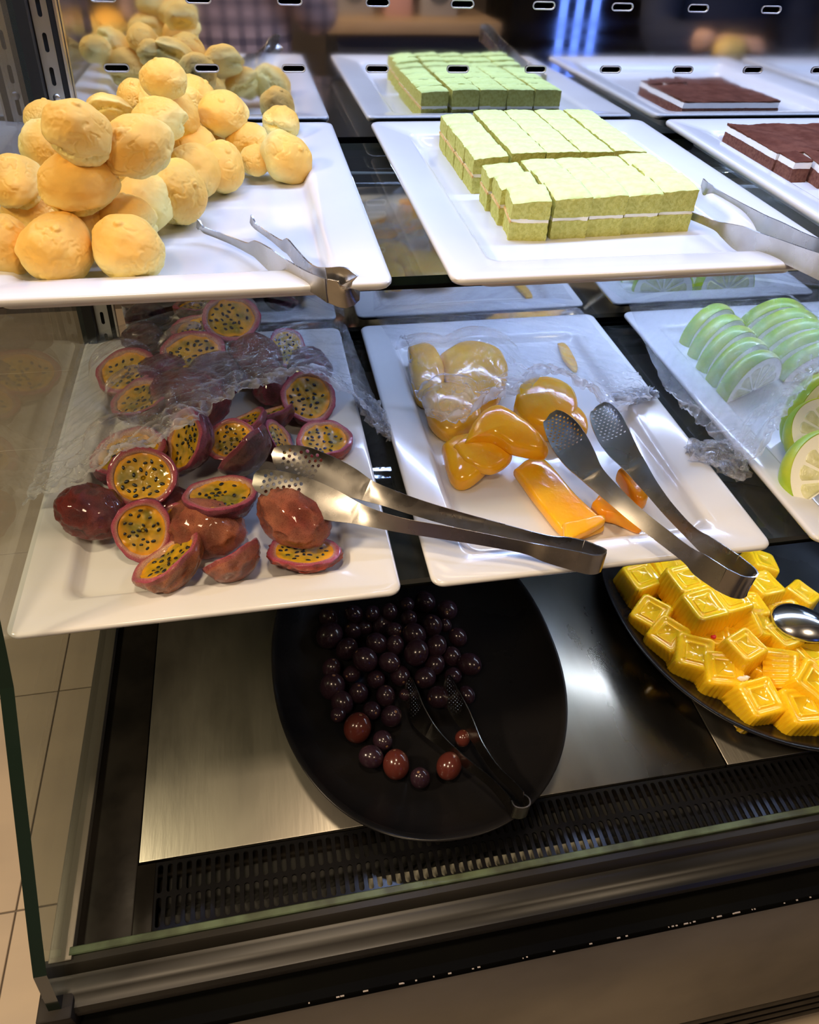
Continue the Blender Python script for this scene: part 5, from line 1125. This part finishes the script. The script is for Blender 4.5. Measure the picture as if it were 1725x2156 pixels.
def person(label, loc, yaw, shirt, hands, skin=SKIN):
    """standing figure 1.70 m, facing +Y before yaw; hands: the two wrist targets in local space"""
    t = thing('person', label, 'person', loc, None, (0, 0, yaw))
    sh = {-1: (-0.185, -0.01, 1.40), 1: (0.185, -0.01, 1.40)}
    J = [(0,0,0.93,(.135,.10)), (0,0,1.12,(.110,.08)), (0,0,1.30,(.135,.09)), (0,0,1.42,(.10,.07)), (0,0.0,1.49,.052), (0,0.01,1.545,.055), (0,0.015,1.62,(.076,.09)), (0,0.01,1.69,.062)]; E_ = [(0,1),(1,2),(2,3),(3,4),(4,5),(5,6),(6,7)]
    arms = {}
    for s in (-1, 1):
        S_ = Vector(sh[s]); Hn = Vector(hands[0] if s < 0 else hands[1]); mid = (S_ + Hn) / 2; L_ = 0.56; d = (Hn - S_).length; hgt = math.sqrt(max(0.0, (L_/2)**2 - (d/2)**2)); El = mid + Vector((s * 0.35, -0.1, -0.93)).normalized() * hgt
        k = len(J); J += [(*S_, .055), (*((S_+El)/2), .047), (*El, .040), (*((El+Hn)/2), .036), (*Hn, .026)]; E_ += [(3,k),(k,k+1),(k+1,k+2),(k+2,k+3),(k+3,k+4)]; arms[s] = (S_, El, Hn)
    for s in (-1, 1):
        k = len(J); J += [(s*0.095,0,0.84,(.085,.09)), (s*0.105,0.01,0.50,.055), (s*0.11,-0.01,0.30,.050), (s*0.11,-0.03,0.09,.036), (s*0.12,0.10,0.035,(.035,.03))]; E_ += [(0,k),(k,k+1),(k+1,k+2),(k+2,k+3),(k+3,k+4)]
    skinned('body', J, E_, skin, t)
    Js = [(0,0,0.74,(.175,.135)), (0,0,1.08,(.165,.125)), (0,0,1.30,(.185,.130)), (0,0,1.425,(.135,.10))]; Es = [(0,1),(1,2),(2,3)]
    for s in (-1, 1):
        S_, El, Hn = arms[s]; k = len(Js); Js += [(*S_, .078), (*((S_+El)/2), .068), (*El, .060), (*(El+(Hn-El)*.45), .049), (*(El+(Hn-El)*.82), .043)]; Es += [(3,k),(k,k+1),(k+1,k+2),(k+2,k+3),(k+3,k+4)]
    skinned('shirt', Js, Es, shirt, t)
    Jt = [(0,0,1.02,(.150,.115))]; Et = []
    for s in (-1, 1): k = len(Jt); Jt += [(s*0.095,0,0.82,(.098,.10)), (s*0.105,0.01,0.50,.070), (s*0.11,-0.01,0.12,.060)]; Et += [(0,k),(k,k+1),(k+1,k+2)]
    skinned('trousers', Jt, Et, DARKCLOTH, t)
    V, F = ico(4); V = V.copy(); keep = [f for f in F if not all(V[i][1] > 0.25 and V[i][2] < 0.45 for i in f)]; V = V * (1 + .05 * fbm(V * 3, 3))[:, None]
    o = bpy.data.objects.new('hair', mesh('hair', V * np.array([.088, .105, .10]) + np.array([0, -.005, 1.655]), keep, HAIR)); link(o); o.parent = t
    for s in (-1, 1):                                               # shoes
        o = bpy.data.objects.new('shoe', mesh('shoe', ico(3)[0] * np.array([.046, .13, .045]) + np.array([s*.115, .06, .045]), ico(3)[1], HAIR)); link(o); o.parent = t
        S_, El, Hn = arms[s]; d = (Hn - El).normalized(); side = Vector((-s, 0, 0)); side = (side - d * side.dot(d)).normalized(); up_ = d.cross(side)
        Jh = [(*Hn, .024), (*(Hn + d * .045), (.036, .016)), (*(Hn + d * .085), (.038, .014))]; Eh = [(0,1),(1,2)]
        for q in range(4):
            b0 = Hn + d * .088 + side * (0.027 - .018 * q); L_ = (.070, .078, .072, .056)[q]; k = len(Jh); c1 = b0 + d * L_ * .5; c2 = c1 + (d * .6 - up_ * s * .7).normalized() * L_ * .5
            Jh += [(*b0, .0095), (*c1, .0085), (*c2, .007)]; Eh += [(2,k),(k,k+1),(k+1,k+2)]
        k = len(Jh); b0 = Hn + d * .03 + side * .035; Jh += [(*b0, .011), (*(b0 + (d * .8 + side * .6).normalized() * .035), .010), (*(b0 + (d * .9 + side * .3).normalized() * .062), .008)]; Eh += [(1,k),(k,k+1),(k+1,k+2)]
        skinned('hand', Jh, Eh, skin, t, 1)
    for s in (-1, 1):                                               # eyes, ears
        o = bpy.data.objects.new('eye', mesh('eye', ico(2)[0] * .011 + np.array([s*.030, .093, 1.625]), ico(2)[1], mat('eye_white', (.8,.78,.75), .2))); link(o); o.parent = t
        o = bpy.data.objects.new('ear', mesh('ear', ico(3)[0] * np.array([.010, .020, .032]) + np.array([s*.078, .01, 1.615]), ico(3)[1], skin)); link(o); o.parent = t
    o = bpy.data.objects.new('nose', mesh('nose', ico(3)[0] * np.array([.013, .022, .022]) + np.array([0, .100, 1.598]), ico(3)[1], skin)); link(o); o.parent = t
    o = bpy.data.objects.new('mouth', mesh('mouth', ico(3)[0] * np.array([.024, .008, .007]) + np.array([0, .090, 1.565]), ico(3)[1], mat('lips', (.45,.15,.13), .4))); link(o); o.parent = t
    return t
person('person in a plaid shirt photographing the cabinet, mirrored in its back', (-0.02, -0.36, 0), 0.0, PLAID, ((-0.085, 0.22, 1.36), (0.085, 0.22, 1.36)))
person('person in dark clothes reaching out with a yellow bun', (1.42, -0.44, 0), 0.2, NAVY, ((-0.10, 0.34, 1.14), (0.24, 0.10, 1.0)))
V, F = ico(4); bun = tag(ob('bun', mesh('bun', V * np.array([.045, .035, .03]) * (1 + .1 * fbm(V * 2, 2))[:, None], F, mat('yellow_bun', (.85,.55,.15), .6, bump=.2, bscale=60)), None, (1.235, -0.015, 1.135)), 'yellow bun held in the reaching hand', 'bun')
WOOD = mat('pale_wood', (0.62,0.42,0.24), 0.5, c2=(0.5,0.33,0.18), cscale=8, cstretch=(1,8,8))
t = thing('counter', 'pale wooden counter across the aisle, mirrored behind the puffs', 'counter', (0.62, -1.35, 0))
for nm, b, m in (('worktop', (.30,.95,-1.6,-1.1,1.02,1.06), WOOD), ('carcass', (.34,.92,-1.58,-1.14,0.0,1.02), DARKCLOTH)):
    me = bevel_box(nm, *b, m, .004); ob(nm, me, t)
CARD = mat('grey_card', (.45,.42,.38), .7); PINK = mat('pink_card', (.8,.45,.38), .7); DARKP = mat('dark_print', (.12,.12,.12), .6)
for k, (x, m, lab) in enumerate(((0.42, CARD, 'grey carton with dark round print at the left on the counter'), (0.585, PINK, 'pink carton between two grey ones on the counter'), (0.74, CARD, 'grey carton with dark round print at the right on the counter'))):
    t = thing('carton', lab, 'box', (x, -1.32, 1.0603)); w_ = .07 if m is CARD else .05
    ob('box', bevel_box('box', x-w_, x+w_, -1.38, -1.24, 1.0603, 1.24, m, .002), t)
    if m is CARD: V_, F_ = ico(3); ob('print', mesh('print', V_ * np.array([.045, .001, .045]) + np.array([x, -1.2395, 1.14]), F_, DARKP), t)
# a plate of pastries on a side table
t = thing('side_table', 'dark round side table carrying a white plate', 'table', (-0.46, -0.72, 0))
for nm, r0, z0, z1 in (('table_top', .24, 1.03, 1.055), ('pedestal', .03, .02, 1.03), ('foot', .2, 0, .02)):
    n = 40; V = [(r0*math.cos(2*PI*i/n) - .46, r0*math.sin(2*PI*i/n) - .72, z) for z in (z0, z1) for i in range(n)]; F = [(i, (i+1) % n, n+(i+1) % n, n+i) for i in range(n)] + [tuple(range(n))[::-1], tuple(range(n, 2*n))]
    ob(nm, smooth_by_angle(mesh(nm, V, F, DARKCLOTH)), t)
n = 48; prof = [(0,0),(.09,0),(.15,.012),(.205,.030),(.207,.034),(.15,.018),(.08,.006),(0,.006)]; V = []; F = []
for r0, z in prof: V += [(r0*math.cos(2*PI*i/n), r0*math.sin(2*PI*i/n), z) for i in range(n)]
for k in range(len(prof)-1): F += [(k*n+i, k*n+(i+1) % n, (k+1)*n+(i+1) % n, (k+1)*n+i) for i in range(n)]
tag(ob('plate', mesh('plate', V, F, MELAMINE), None, (-.44, -.70, 1.0553)), 'round white plate of brown pastries on the side table', 'plate')
for k, (x, y) in enumerate(((-.52,-.64),(-.44,-.62),(-.36,-.65),(-.48,-.72),(-.39,-.73))):
    o = ob('pastry', PM[k], None, (x, y, 1.092), (0, 0, k)); o.scale = (.042, .042, .036); tag(o, 'brown pastry %s' % ('at the left end of the plate', 'second from left on the plate', 'at the right end of the plate', 'in front left on the plate', 'in front right on the plate')[k], 'pastry', 'pastries on the side table')

t = thing('drinks_fridge', 'tall dark drinks fridge with blue light tubes, mirrored at the top right', 'fridge', (1.62, -2.1, 0))
for nm, b, m in (('carcass', (1.25,2.0,-2.4,-1.95,0.0,2.0), BLACKMETAL),): ob(nm, bevel_box(nm, *b, m, .004), t)
BLUE = mat('blue_tube', (.2,.3,.8), .4, emit=(0.12,0.25,1.0), es=2.2)
for x in (1.50, 1.58, 1.66): ob('light_tube', bevel_box('light_tube', x-.018, x+.018, -1.948, -1.93, .72, 1.7, BLUE, .004), t)
